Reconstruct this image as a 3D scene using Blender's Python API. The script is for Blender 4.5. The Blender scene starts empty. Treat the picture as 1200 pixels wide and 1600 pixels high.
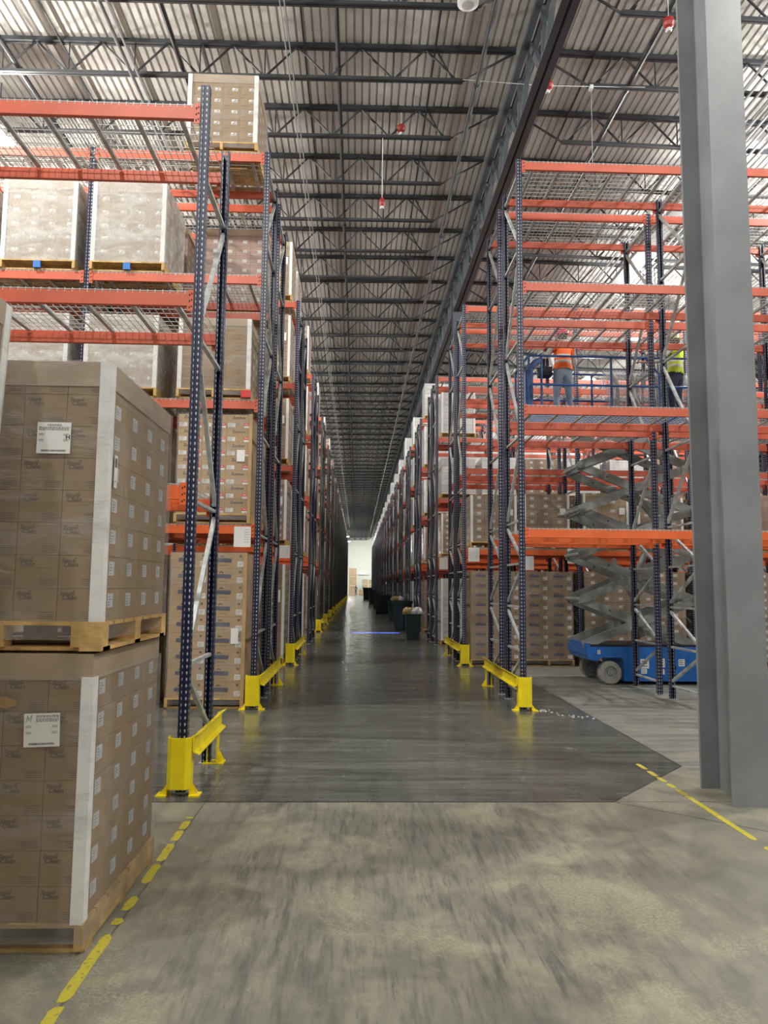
import bpy, math, random
from mathutils import Vector, Matrix, Euler
random.seed(7)
S = bpy.context.scene
COL = S.collection
# ------------------------------------------------------------------ camera / exposure / world
F, YAW, PITCH, ROLL, CAMH = 1165.0, 1.98, 5.71, 0.56, 1.65
cd = bpy.data.cameras.new('camera'); cam = bpy.data.objects.new('camera', cd); COL.objects.link(cam)
cd.sensor_fit = 'VERTICAL'; cd.sensor_height = 36.0; cd.lens = 36.0 * F / 1600.0
cd.clip_start = 0.05; cd.clip_end = 400
_y, _p, _r = (math.radians(a) for a in (YAW, PITCH, ROLL))
_f = Vector((math.sin(_y) * math.cos(_p), math.cos(_y) * math.cos(_p), math.sin(_p)))
_rt = Vector((math.cos(_y), -math.sin(_y), 0)); _up = _rt.cross(_f)
_rt2 = math.cos(_r) * _rt + math.sin(_r) * _up
_up2 = -math.sin(_r) * _rt + math.cos(_r) * _up
cam.matrix_world = Matrix(((_rt2.x, _up2.x, -_f.x, 0), (_rt2.y, _up2.y, -_f.y, 0), (_rt2.z, _up2.z, -_f.z, CAMH), (0, 0, 0, 1)))
S.camera = cam
S.view_settings.view_transform = 'Standard'; S.view_settings.look = 'None'
S.view_settings.gamma = 1.0; S.view_settings.use_curve_mapping = False
S.view_settings.exposure = 0.0
S.cycles.max_bounces = 7; S.cycles.diffuse_bounces = 4; S.cycles.glossy_bounces = 3
S.cycles.transparent_max_bounces = 14; S.cycles.sample_clamp_indirect = 6.0
S.cycles.use_denoising = True
W = bpy.data.worlds.new('world'); S.world = W; W.use_nodes = True
W.node_tree.nodes['Background'].inputs[0].default_value = (0.9, 0.95, 1, 1)
W.node_tree.nodes['Background'].inputs[1].default_value = 0.05

LAMP_POWER = 1040.0
ROW0, PER = 10.28, 5.65           # first double row's front face, row period
def row_y(k): return ROW0 + PER * k
LAMPS = []                        # (x, y, z, power factor)
for k in range(0, 22):
    ya = row_y(k) - 1.57
    f = 1.0 if k < 4 else 0.55
    LAMPS.append((-7.3, ya, 11.0, f * (2.4 if k == 0 else 1.15))); LAMPS.append((9.9, ya, 11.2, f * (1.45 if k < 4 else 1)))
for y in (131, 145): LAMPS.append((-2.2, y, 10.9, .9)); LAMPS.append((6.5, y, 11.0, .9))
for y in (-4.0, 2.6): LAMPS.append((-3.2, y, 11.0, .78)); LAMPS.append((6.0, y, 11.0, .78))

# ------------------------------------------------------------------ materials
M = {}
def mat(name, base=(.5, .5, .5), rough=.5, metal=0.0, spec=.5, emit=None, es=0.0, coat=0.0):
    m = bpy.data.materials.new(name); m.use_nodes = True
    b = m.node_tree.nodes['Principled BSDF']
    b.inputs['Base Color'].default_value = (*base, 1); b.inputs['Roughness'].default_value = rough
    b.inputs['Metallic'].default_value = metal; b.inputs['Specular IOR Level'].default_value = spec
    b.inputs['Coat Weight'].default_value = coat
    if emit: b.inputs['Emission Color'].default_value = (*emit, 1); b.inputs['Emission Strength'].default_value = es
    M[name] = m; return m
class NT:
    def __init__(s, m): s.m = m; s.t = m.node_tree; s.b = s.t.nodes['Principled BSDF']
    def n(s, typ, **kw):
        o = s.t.nodes.new(typ)
        for k, v in kw.items(): setattr(o, k, v)
        return o
    def l(s, a, b): s.t.links.new(a, b)
    def set(s, node, i, v):
        if isinstance(v, (int, float, tuple)): node.inputs[i].default_value = v
        else: s.l(v, node.inputs[i])
    def math(s, op, a, b=0.0, c=None, clamp=False):
        o = s.n('ShaderNodeMath', operation=op, use_clamp=clamp); s.set(o, 0, a); s.set(o, 1, b)
        if c is not None: s.set(o, 2, c)
        return o.outputs[0]
    def noise(s, vec, scale, detail=4, rough=.6, dist=0.0):
        o = s.n('ShaderNodeTexNoise'); s.l(vec, o.inputs['Vector'])
        o.inputs['Scale'].default_value = scale; o.inputs['Detail'].default_value = detail
        o.inputs['Roughness'].default_value = rough; o.inputs['Distortion'].default_value = dist
        return o.outputs[0]
    def map(s, vec, sc=(1, 1, 1), loc=(0, 0, 0)):
        o = s.n('ShaderNodeMapping'); s.l(vec, o.inputs[0]); o.inputs['Scale'].default_value = sc; o.inputs['Location'].default_value = loc
        return o.outputs[0]
    def ramp(s, fac, a, b, lo=0.0, hi=1.0):
        o = s.n('ShaderNodeMapRange', interpolation_type='SMOOTHSTEP'); s.l(fac, o.inputs[0])
        o.inputs[1].default_value = a; o.inputs[2].default_value = b; o.inputs[3].default_value = lo; o.inputs[4].default_value = hi
        return o.outputs[0]
    def mix(s, fac, a, b, blend='MIX'):
        o = s.n('ShaderNodeMix', data_type='RGBA', blend_type=blend); s.set(o, 0, fac)
        for i, v in ((6, a), (7, b)):
            if isinstance(v, tuple): o.inputs[i].default_value = (*v[:3], 1)
            else: s.l(v, o.inputs[i])
        return o.outputs[2]
    def coord(s, w='Object'): return s.n('ShaderNodeTexCoord').outputs[w]
    def sep(s, v): o = s.n('ShaderNodeSeparateXYZ'); s.l(v, o.inputs[0]); return o.outputs
    def bump(s, h, st=.3, d=.01):
        o = s.n('ShaderNodeBump'); s.l(h, o.inputs['Height']); o.inputs['Strength'].default_value = st; o.inputs['Distance'].default_value = d
        s.l(o.outputs[0], s.b.inputs['Normal'])

def varied(name, base, rough, amt=.25, scale=3.0, metal=0.0, bumpst=0.0, **kw):
    m = mat(name, base, rough, metal, **kw); t = NT(m); c = t.coord()
    f = t.noise(c, scale, 5)
    lo = tuple(x * (1 - amt) for x in base); hi = tuple(min(1, x * (1 + amt)) for x in base)
    t.l(t.mix(t.ramp(f, .3, .7), lo, hi), t.b.inputs['Base Color'])
    if bumpst: t.bump(t.noise(c, scale * 8, 4), bumpst, .004)
    return m
varied('orange_steel', (.80, .145, .035), .42, .10, 2.0)
varied('hazy_orange_steel', (.60, .125, .068), .45, .10, 2.0)  # same orange beams, haze painted into the colour of upper and far ones
varied('galvanized', (.47, .49, .49), .42, .25, 9.0, metal=.3)
varied('wire_steel', (.50, .51, .50), .45, .1, 9.0, metal=.2)
varied('yellow_steel', (1.0, .76, .008), .38, .10, 4.0)
varied('roof_steel', (.032, .036, .042), .5, .2, 2.0)
varied('girder_steel', (.066, .078, .094), .5, .2, 1.0)
varied('column_paint', (.23, .24, .258), .38, .13, 1.6, bumpst=.15)
varied('lift_blue', (.012, .13, .48), .35, .15, 2.0)
varied('lift_rail', (.03, .10, .30), .4, .15, 2.0)
varied('lift_arm', (.27, .29, .28), .45, .2, 4.0)
varied('tire', (.33, .33, .29), .8, .2, 12.0)
mat('black', (.012, .012, .014), .5)
mat('dark_hole', (.02, .02, .022), .9)
mat('white_paper', (.82, .82, .80), .6)
mat('paper_grey', (.50, .51, .52), .6)
mat('ink', (.03, .03, .035), .6)
mat('faint_ink', (.105, .07, .045), .7)
mat('red_ink', (.75, .05, .05), .5)
mat('blue_ink', (.05, .055, .11), .6)
mat('green_ink', (.02, .22, .10), .5)
mat('blue_paint', (.03, .18, .55), .6)
mat('red_paint', (.62, .04, .04), .5)
mat('lamp_glow', (1, 1, 1), .5, emit=(.95, .98, 1.0), es=60.0)
mat('cable_grey', (.30, .31, .32), .5); mat('lamp_glow_far', (1, 1, 1), .5, emit=(.97, 1.0, .98), es=170.0)
mat('lamp_body', (.75, .76, .78), .4)
mat('bin_green', (.008, .030, .028), .45)
mat('plastic_white', (.72, .73, .76), .35)
mat('sprinkler_red', (.30, .025, .025), .45)
mat('skin', (.42, .24, .16), .55); mat('hair', (.05, .03, .02), .7)
mat('denim', (.27, .35, .45), .8); mat('shirt', (.42, .40, .38), .85); mat('dark_denim', (.04, .055, .10), .8)
mat('vest_orange', (.95, .16, .02), .6); mat('vest_lime', (.55, .75, .04), .6); mat('reflective', (.6, .6, .55), .3)
mat('hat_red', (.75, .06, .09), .3); mat('hat_yellow', (.75, .6, .15), .3); mat('boot', (.06, .04, .03), .7)
mat('dark_cloth', (.03, .03, .035), .8); mat('cardboard_edge', (.30, .19, .10), .8)
varied('wood', (.62, .40, .15), .7, .30, 5.0, bumpst=.3)
varied('wood_worn', (.44, .30, .13), .8, .35, 6.0, bumpst=.4)
# wood: grain
for nm in ('wood', 'wood_worn'):
    t = NT(M[nm]); c = t.coord(); g = t.noise(t.map(c, (6, 6, 60)), 3, 3)
    src = t.b.inputs['Base Color'].links[0].from_socket
    t.l(t.mix(t.ramp(g, .35, .75, 0, .45), src, (.30, .17, .06)), t.b.inputs['Base Color'])

def cardboard(name, base, label=False):
    m = mat(name, base, .75, spec=.25); t = NT(m); c = t.coord()
    f = t.noise(c, 2.2, 3); g = t.noise(t.map(c, (3, 3, 90)), 4, 2)
    info = t.n('ShaderNodeObjectInfo')
    a = t.mix(t.ramp(f, .3, .7), tuple(x * .86 for x in base), tuple(x * 1.1 for x in base))
    a = t.mix(t.ramp(g, .4, .8, 0, .22), a, tuple(x * .7 for x in base))
    a = t.mix(t.math('MULTIPLY', info.outputs['Random'], .18), a, tuple(x * .72 for x in base))
    t.l(a, t.b.inputs['Base Color'])
cardboard('carton', (.330, .225, .122))
cardboard('carton_tan', (.50, .34, .17))
cardboard('carton_pink', (.36, .23, .17))
cardboard('carton_grey', (.40, .37, .33))
cardboard('cap_board', (.40, .31, .22))

def block_mat(name, base, cw, ch, label=(.62, .62, .6), coat=.5, ls=.34):
    """cartons of a wrapped block: seams, a white sticker on each box, film sheen.  UV in metres."""
    m = mat(name, base, .55, coat=coat); t = NT(m); uv = t.coord('UV'); x, y, _ = t.sep(uv)
    u = t.math('DIVIDE', x, cw); v = t.math('DIVIDE', y, ch)
    fu = t.math('FRACT', u); fv = t.math('FRACT', v)
    su = t.math('LESS_THAN', t.math('MINIMUM', fu, t.math('SUBTRACT', 1.0, fu)), .022)
    sv = t.math('LESS_THAN', t.math('MINIMUM', fv, t.math('SUBTRACT', 1.0, fv)), .035)
    seam = t.math('MAXIMUM', su, sv)
    lab = t.math('MULTIPLY', t.math('LESS_THAN', t.math('ABSOLUTE', t.math('SUBTRACT', fu, .62)), ls * .42),
                 t.math('LESS_THAN', t.math('ABSOLUTE', t.math('SUBTRACT', fv, .45)), .17))
    ink = t.math('LESS_THAN', t.math('FRACT', t.math('MULTIPLY', v, 13.0)), .4)
    wn = t.n('ShaderNodeTexWhiteNoise'); wn.noise_dimensions = '2D'
    cmb = t.n('ShaderNodeCombineXYZ'); t.l(t.math('FLOOR', u), cmb.inputs[0]); t.l(t.math('FLOOR', v), cmb.inputs[1]); t.l(cmb.outputs[0], wn.inputs[0])
    b0 = t.mix(wn.outputs[0], tuple(q * .82 for q in base), tuple(q * 1.12 for q in base))
    oi = t.n('ShaderNodeObjectInfo')
    b0 = t.mix(t.math('MULTIPLY', oi.outputs['Random'], .35), b0, tuple(q * .6 for q in base))
    b1 = t.mix(seam, b0, tuple(q * .55 for q in base))
    lc = t.mix(t.math('MULTIPLY', ink, .45), label, (.15, .15, .15))
    b2 = t.mix(lab, b1, lc)
    # stretch film: milky horizontal bands
    fl = t.noise(t.map(uv, (1.2, 16, 1)), 2.0, 5, .7, .6)
    b3 = t.mix(t.ramp(fl, .45, .8, .04, .42), b2, (.62, .62, .60))
    t.l(b3, t.b.inputs['Base Color'])
    t.b.inputs['Coat Roughness'].default_value = .18
    bp = t.n('ShaderNodeBump'); bp.inputs['Strength'].default_value = .5; bp.inputs['Distance'].default_value = .01
    t.l(t.noise(t.map(uv, (6, 26, 1)), 2.0, 4, .7, 1.0), bp.inputs['Height']); t.l(bp.outputs[0], t.b.inputs['Coat Normal'])
block_mat('block_brown', (.30, .205, .12), .30, .17)
block_mat('block_tan', (.42, .29, .15), .40, .19)
block_mat('block_white', (.60, .60, .60), .26, .19, coat=.7)
block_mat('block_pink', (.34, .20, .15), .24, .16)
block_mat('block_far', (.52, .33, .15), .4, .3, coat=0)

def wrap_mat(name, alpha, tint, rough, bumpscale, hi=0.0, dens=(.0, .35)):
    m = mat(name, tint, rough, spec=.6); t = NT(m); c = t.coord()
    n1 = t.noise(t.map(c, (3, 3, 18) if name == 'wrap_clear' else (16, 16, 9)), bumpscale, 5, .7, 1.2)
    n2 = t.noise(t.map(c, (1, 1, 2)), 2.5, 4, .6, .8)
    t.bump(n1, .8, .03)
    al = t.math('ADD', t.ramp(n2, .35, .75, alpha, alpha + dens[1]), t.ramp(n1, .55, .8, 0, hi))
    geo = t.n('ShaderNodeNewGeometry')
    t.l(al, t.b.inputs['Alpha'])
wrap_mat('wrap_clear', .12, (.60, .58, .57), .14, 1.0, hi=.26, dens=(0, .22))
wrap_mat('wrap_glare', .34, (.92, .92, .90), .16, 3.2, hi=.50, dens=(0, .30))  # lamp glare on the film, painted as white tint and opacity

# post paint with the pale keyhole slots, UV in metres (u across the face centred, v along the post)
def post_mat(name, base, hole=(.56, .58, .62)):
    m = mat(name, base, .4); t = NT(m); uv = t.coord('UV'); x, y, _ = t.sep(uv)
    au = t.math('ABSOLUTE', x)
    du = t.math('DIVIDE', t.math('SUBTRACT', au, .018), t.ramp(x, -.001, .001, .0028, .0060))
    fv = t.math('SUBTRACT', t.math('FRACT', t.math('DIVIDE', y, .0508)), .5)
    # keyhole: wide above, narrow below
    wd = t.ramp(fv, -.25, .12, .55, 1.15)
    e = t.math('ADD', t.math('POWER', t.math('ABSOLUTE', t.math('DIVIDE', du, wd)), 2.0), t.math('POWER', t.math('ABSOLUTE', t.math('DIVIDE', fv, .27)), 2.0))
    hole_m = t.math('LESS_THAN', e, 1.0)
    n = t.noise(t.coord(), 3.0, 3)
    b = t.mix(t.ramp(n, .3, .7), tuple(q * .8 for q in base), tuple(q * 1.2 for q in base))
    t.l(t.mix(hole_m, b, hole), t.b.inputs['Base Color'])
post_mat('post_blue', (.011, .0145, .050))
post_mat('post_green', (.040, .050, .046), (.12, .13, .12))

# ------------------------------------------------------------------ mesh builder
class MB:
    def __init__(s): s.v = []; s.f = []; s.m = []; s.uv = []; s.mats = []
    def mi(s, name):
        if name not in s.mats: s.mats.append(name)
        return s.mats.index(name)
    def face(s, idx, m, uv=None): s.f.append(tuple(idx)); s.m.append(s.mi(m)); s.uv.append(uv)
    def box(s, x0, x1, y0, y1, z0, z1, m, top=None, shear=None):
        b = len(s.v)
        for z in (z0, z1):
            for x, y in ((x0, y0), (x1, y0), (x1, y1), (x0, y1)):
                s.v.append((x, y, z))
        w, d = x1 - x0, y1 - y0
        s.face((b, b + 1, b + 5, b + 4), m, [(0, z0), (w, z0), (w, z1), (0, z1)])
        s.face((b + 1, b + 2, b + 6, b + 5), m, [(0, z0), (d, z0), (d, z1), (0, z1)])
        s.face((b + 2, b + 3, b + 7, b + 6), m, [(0, z0), (w, z0), (w, z1), (0, z1)])
        s.face((b + 3, b, b + 4, b + 7), m, [(0, z0), (d, z0), (d, z1), (0, z1)])
        s.face((b + 4, b + 5, b + 6, b + 7), m, [(0, 0), (w, 0), (w, d), (0, d)])
        s.face((b + 3, b + 2, b + 1, b), m, [(0, 0), (w, 0), (w, d), (0, d)])
        return s
    def bar(s, p, q, w, h, m, up=(0, 0, 1)):
        """rectangular bar from p to q, w across, h along up"""
        p, q = Vector(p), Vector(q); d = (q - p).normalized(); u = Vector(up)
        if abs(d.dot(u)) > .98: u = Vector((0, 1, 0)) if abs(d.y) < .9 else Vector((1, 0, 0))
        a = d.cross(u).normalized(); u = a.cross(d).normalized()
        b = len(s.v)
        for c in (p, q):
            for i, j in ((-1, -1), (1, -1), (1, 1), (-1, 1)): s.v.append(tuple(c + a * i * w / 2 + u * j * h / 2))
        L = (q - p).length
        for i in range(4):
            j = (i + 1) % 4; s.face((b + i, b + j, b + 4 + j, b + 4 + i), m, [(0, 0), (w, 0), (w, L), (0, L)])
        s.face((b + 3, b + 2, b + 1, b), m); s.face((b + 4, b + 5, b + 6, b + 7), m)
        return s
    def tube(s, pts, r, m, n=8, cap=True):
        pts = [Vector(p) for p in pts]; rs = r if isinstance(r, (list, tuple)) else [r] * len(pts)
        b = len(s.v); prev = None
        for i, p in enumerate(pts):
            d = (pts[min(i + 1, len(pts) - 1)] - pts[max(i - 1, 0)]).normalized()
            u = Vector((0, 0, 1)) if abs(d.z) < .95 else Vector((1, 0, 0))
            a = d.cross(u).normalized(); u = a.cross(d)
            for k in range(n):
                t = 2 * math.pi * k / n; s.v.append(tuple(p + (a * math.cos(t) + u * math.sin(t)) * rs[i]))
        for i in range(len(pts) - 1):
            for k in range(n):
                k2 = (k + 1) % n; s.face((b + i * n + k, b + i * n + k2, b + (i + 1) * n + k2, b + (i + 1) * n + k), m)
        if cap:
            s.face([b + k for k in range(n)][::-1], m); s.face([b + (len(pts) - 1) * n + k for k in range(n)], m)
        return s
    def lathe(s, prof, m, n=24, c=(0, 0, 0), axis='z', closed=True):
        b = len(s.v)
        for r, z in prof:
            for k in range(n):
                t = 2 * math.pi * k / n; x, y = r * math.cos(t), r * math.sin(t)
                p = (x, y, z) if axis == 'z' else (x, z, y)
                s.v.append((p[0] + c[0], p[1] + c[1], p[2] + c[2]))
        for i in range(len(prof) - 1):
            for k in range(n):
                k2 = (k + 1) % n; s.face((b + i * n + k, b + i * n + k2, b + (i + 1) * n + k2, b + (i + 1) * n + k), m)
        if closed:
            s.face([b + k for k in range(n)][::-1], m); s.face([b + (len(prof) - 1) * n + k for k in range(n)], m)
        return s
    def prism(s, poly, z0, z1, m, axis='z', uvc=False):
        """extrude closed 2-D polygon; axis z: (x,y); y: (x,z); x: (y,z)"""
        def P(a, c, t): return {'z': (a, c, t), 'y': (a, t, c), 'x': (t, a, c)}[axis]
        b = len(s.v); n = len(poly)
        for t in (z0, z1):
            for a, c in poly: s.v.append(P(a, c, t))
        for i in range(n):
            j = (i + 1) % n; L = math.hypot(poly[j][0] - poly[i][0], poly[j][1] - poly[i][1])
            s.face((b + i, b + j, b + n + j, b + n + i), m, [(-L / 2, z0), (L / 2, z0), (L / 2, z1), (-L / 2, z1)])
        s.face([b + i for i in range(n)][::-1], m); s.face([b + n + i for i in range(n)], m)
        return s
    def quad(s, a, b_, c, d, m, uv=None):
        b = len(s.v); s.v += [tuple(a), tuple(b_), tuple(c), tuple(d)]; s.face((b, b + 1, b + 2, b + 3), m, uv); return s
    def xf(s, mat4, start=0):
        for i in range(start, len(s.v)): s.v[i] = tuple(mat4 @ Vector(s.v[i]))
        return s
    def add(s, o, loc=(0, 0, 0)):
        b = len(s.v); s.v += [(x + loc[0], y + loc[1], z + loc[2]) for x, y, z in o.v]
        for f, m, uv in zip(o.f, o.m, o.uv): s.face([i + b for i in f], o.mats[m], uv)
        return s
    def mesh(s, name, smooth=False):
        me = bpy.data.meshes.new(name); me.from_pydata(s.v, [], s.f)
        for nm in s.mats: me.materials.append(M[nm])
        me.polygons.foreach_set('material_index', s.m)
        if any(u for u in s.uv):
            l = me.uv_layers.new(name='UVMap'); k = 0; buf = []
            for f, u in zip(s.f, s.uv):
                if u and len(u) == len(f):
                    for a in u: buf += [a[0], a[1]]
                else: buf += [9.0, 9.0] * len(f)
            l.data.foreach_set('uv', buf)
        if smooth:
            me.polygons.foreach_set('use_smooth', [True] * len(me.polygons))
        me.update(); return me
def ob(name, me, parent=None, loc=(0, 0, 0), rz=0.0, rot=None):
    if isinstance(me, MB): me = me.mesh(name)
    o = bpy.data.objects.new(name, me); COL.objects.link(o); o.location = loc
    o.rotation_euler = rot if rot else (0, 0, rz)
    if parent: o.parent = parent
    return o
def tag(o, label, cat, group=None, kind=None):
    if label: o['label'] = label
    if cat: o['category'] = cat
    if group: o['group'] = group
    if kind: o['kind'] = kind
    return o
def thing(name, label, cat, loc=(0, 0, 0), rz=0.0, group=None):
    return tag(ob(name, None, None, loc, rz), label, cat, group)
ORD = ['first', 'second', 'third', 'fourth', 'fifth', 'sixth', 'seventh', 'eighth', 'ninth', 'tenth']
def struct(name, me, loc=(0, 0, 0)):
    o = ob(name, me, None, loc); o['kind'] = 'structure'; return o

# text as mesh data
_txt = {}
def text_mb(body, size, m, align='LEFT', sx=1.0, slant=0.0):
    key = (body, size, align, sx, slant)
    if key not in _txt:
        cu = bpy.data.curves.new('txt', 'FONT'); cu.body = body; cu.size = size; cu.align_x = align; cu.resolution_u = 2
        cu.space_line = .8; cu.shear = slant; cu.offset = size * .03
        to = bpy.data.objects.new('txt', cu); COL.objects.link(to)
        dg = bpy.context.evaluated_depsgraph_get(); me = bpy.data.meshes.new_from_object(to.evaluated_get(dg))
        _txt[key] = ([(v.co.x * sx, v.co.y) for v in me.vertices], [tuple(p.vertices) for p in me.polygons])
        bpy.data.objects.remove(to); bpy.data.curves.remove(cu); bpy.data.meshes.remove(me)
    vs, fs = _txt[key]; b = MB(); b.v = [(x, 0.0, y) for x, y in vs]
    for f in fs: b.face(f, m)
    return b            # stands in the x-z plane, faces -y

# ------------------------------------------------------------------ room shell
XL, XR, YB, YF, ROOFZ = -26.0, 32.0, -9.0, 154.5, 11.7
def roofz(x): return ROOFZ + (x - 3.04) * .012 if x < 3.04 else ROOFZ - (x - 3.04) * .018
# floor
fl = mat('concrete_floor', (.25, .25, .22), .35); t = NT(fl); c = t.coord(); X, Y, Z = t.sep(c)
wob = t.math('MULTIPLY', t.math('SUBTRACT', t.noise(c, 6.0, 3), .5), .015)
Xw = t.math('ADD', X, wob); Yw = t.math('ADD', Y, wob)
dark = t.math('GREATER_THAN', Yw, 5.93)
right = t.math('LESS_THAN', Xw, 3.06)
diag = t.math('LESS_THAN', t.math('SUBTRACT', t.math('MULTIPLY', t.math('SUBTRACT', Xw, 2.02), 1.12), t.math('SUBTRACT', Yw, 5.93)), 0.0)
polished = t.math('MULTIPLY', t.math('MULTIPLY', dark, right), diag)
polR = t.math('MULTIPLY', t.ramp(Y, 14, 26), t.math('SUBTRACT', 1.0, right))
big = t.noise(c, .55, 6, .62, .4); mid = t.noise(c, 2.6, 6, .65, .6); fine = t.noise(c, 26, 5, .7)
streak = t.noise(t.map(c, (5.0, .45, 1)), 1.6, 6, .7, .5)
streak2 = t.noise(t.map(c, (14.0, .8, 1)), 1.3, 5, .7, .3)
cross = t.noise(t.map(c, (.5, 5.0, 1)), 1.2, 6, .7, .8)
spk = t.noise(c, 60, 4, .7); pat = t.noise(t.map(c, (1.0, .7, 1)), 1.1, 7, .72, .3)
light = t.mix(t.ramp(mid, .30, .72), (.175, .172, .143), (.315, .300, .222))
light = t.mix(t.ramp(big, .42, .62, .0, .5), light, (.185, .183, .160))
crust = t.math('MULTIPLY', t.ramp(pat, .50, .60), t.ramp(spk, .38, .60))
light = t.mix(t.math('MULTIPLY', crust, .55), light, (.43, .40, .275))
lane = t.math('MULTIPLY', t.ramp(X, -1.5, -.5), t.math('SUBTRACT', 1.0, t.ramp(X, 1.0, 2.6)))
lane = t.math('MULTIPLY', lane, t.math('MULTIPLY', t.ramp(Y, 2.0, 3.6), 1.0))
st_a = t.noise(t.map(c, (11, 1.1, 1)), 1.7, 7, .75, .25)
rub = t.math('MULTIPLY', t.math('MULTIPLY', t.ramp(st_a, .42, .66), t.ramp(pat, .62, .44)), lane)
light = t.mix(t.math('MULTIPLY', rub, .95), light, (.098, .100, .094))
st_b = t.noise(t.map(c, (26, 1.6, 1), (3.3, 1.7, 0)), 1.5, 6, .75, .2)
rub2 = t.math('MULTIPLY', t.math('MULTIPLY', t.ramp(st_b, .60, .70), t.ramp(mid, .44, .58)), lane)
light = t.mix(t.math('MULTIPLY', rub2, .75), light, (.060, .062, .060))
light = t.mix(t.ramp(fine, .62, .8, 0, .25), light, (.37, .35, .26))
pol = t.mix(t.ramp(cross, .3, .7), (.068, .073, .065), (.158, .162, .142))
pol = t.mix(t.ramp(streak, .5, .75, 0, .55), pol, (.060, .063, .063))
pol = t.mix(t.ramp(streak2, .6, .75, 0, .35), pol, (.19, .19, .18))
rt = t.mix(t.ramp(cross, .35, .65), (.17, .168, .150), (.28, .275, .240))
rightside = t.math('MULTIPLY', t.math('SUBTRACT', 1.0, right), dark)
colr = t.mix(polished, light, pol); colr = t.mix(rightside, colr, rt); colr = t.mix(polR, colr, pol)
# saw-cut joints
def near(v, a, w): return t.math('LESS_THAN', t.math('ABSOLUTE', t.math('SUBTRACT', v, a)), w)
j1 = t.math('MULTIPLY', near(Yw, 5.93, .016), t.math('MULTIPLY', t.math('LESS_THAN', X, 2.02), t.math('GREATER_THAN', X, -9)))
dl = t.math('ABSOLUTE', t.math('SUBTRACT', t.math('MULTIPLY', t.math('SUBTRACT', Xw, 2.02), 1.12), t.math('SUBTRACT', Yw, 5.93)))
j2 = t.math('MULTIPLY', t.math('LESS_THAN', dl, .012), t.math('MULTIPLY', t.math('GREATER_THAN', X, 2.02), t.math('LESS_THAN', X, 3.06)))
j3 = t.math('MULTIPLY', near(Xw, 3.06, .009), t.math('GREATER_THAN', Y, 7.08))
dl2 = t.math('ABSOLUTE', t.math('ADD', t.math('MULTIPLY', t.math('SUBTRACT', Xw, 2.02), .86), t.math('SUBTRACT', Yw, 5.93)))
j4 = t.math('MULTIPLY', t.math('LESS_THAN', dl2, .009), t.math('MULTIPLY', t.math('GREATER_THAN', X, 2.02), t.math('LESS_THAN', X, 3.1)))
j5 = t.math('MULTIPLY', near(Xw, -1.14, .006), t.math('GREATER_THAN', Y, 2.0))
yj = t.math('ABSOLUTE', t.math('SUBTRACT', t.math('FRACT', t.math('DIVIDE', t.math('SUBTRACT', Yw, 5.93), 8.5)), .0))
j6 = t.math('MULTIPLY', t.math('LESS_THAN', yj, .0012), dark)
jj = t.math('MAXIMUM', t.math('MAXIMUM', j1, j2), t.math('MAXIMUM', j3, t.math('MAXIMUM', j4, t.math('MAXIMUM', t.math('MULTIPLY', j5, .6), j6))))
colr = t.mix(t.math('MULTIPLY', jj, .8), colr, (.02, .02, .02))
scuff = t.math('MULTIPLY', t.ramp(t.noise(c, 3.5, 5), .6, .72), t.math('MAXIMUM', near(X, -1.28, .16), near(X, 2.22, .12)))
scuff = t.math('MULTIPLY', scuff, t.math('GREATER_THAN', Y, 5.0))
colr = t.mix(t.math('MULTIPLY', scuff, .5), colr, (.42, .41, .36))
t.l(colr, t.b.inputs['Base Color'])
pm = t.math('MAXIMUM', polished, polR)
rg = t.math('ADD', t.math('MULTIPLY', pm, -.31), t.ramp(mid, .3, .7, .42, .56))
rg = t.math('ADD', rg, t.math('MULTIPLY', t.ramp(streak, .3, .7), .05))
t.l(rg, t.b.inputs['Roughness'])
t.b.inputs['Specular IOR Level'].default_value = .5
t.bump(t.math('MULTIPLY', t.noise(c, 14, 5), t.math('SUBTRACT', 1.0, pm)), .08, .01)
struct('floor', MB().quad((XL, YB, 0), (XR, YB, 0), (XR, YF, 0), (XL, YF, 0), 'concrete_floor'))
# walls
mat('wall_white', (.66, .70, .62), .8); t = NT(M['wall_white']); x, y, z = t.sep(t.coord())
pj = t.math('LESS_THAN', t.math('FRACT', t.math('DIVIDE', x, 3.05)), .012)
t.l(t.mix(t.math('MULTIPLY', pj, .25), (.72, .75, .68), (.3, .3, .3)), t.b.inputs['Base Color'])
mat('wall_grey', (.45, .46, .45), .85)
struct('wall_back', MB().box(XL, XR, YF, YF + .2, 0, 12.2, 'wall_white'))
struct('wall_front', MB().box(XL, XR, YB - .2, YB, 0, 12.2, 'wall_grey'))
struct('wall_left', MB().box(XL - .2, XL, YB, YF, 0, 12.2, 'wall_grey'))
struct('wall_right', MB().box(XR, XR + .2, YB, YF, 0, 12.2, 'wall_grey'))
# corrugated roof deck, ribs along y
m = mat('roof_deck', (.50, .50, .49), .55); t = NT(m); c = t.coord()
nn = t.noise(t.map(c, (1.5, .35, 1)), 1.0, 4)
t.l(t.mix(t.ramp(nn, .3, .7), (.52, .51, .485), (.62, .61, .58)), t.b.inputs['Base Color'])
b = MB(); prof = []; x = XL; step = .152
while x < XR:
    zt = roofz(x) + .10
    prof += [(x, zt - .0), (x + .100, zt - .0), (x + .112, zt + .036), (x + .138, zt + .036)]; x += step
base = 0
for y in (YB, YF): b.v += [(px, y, pz) for px, pz in prof]
n = len(prof)
for i in range(n - 1): b.face((i, i + 1, n + i + 1, n + i), 'roof_deck')
struct('ceiling', b)

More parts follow.
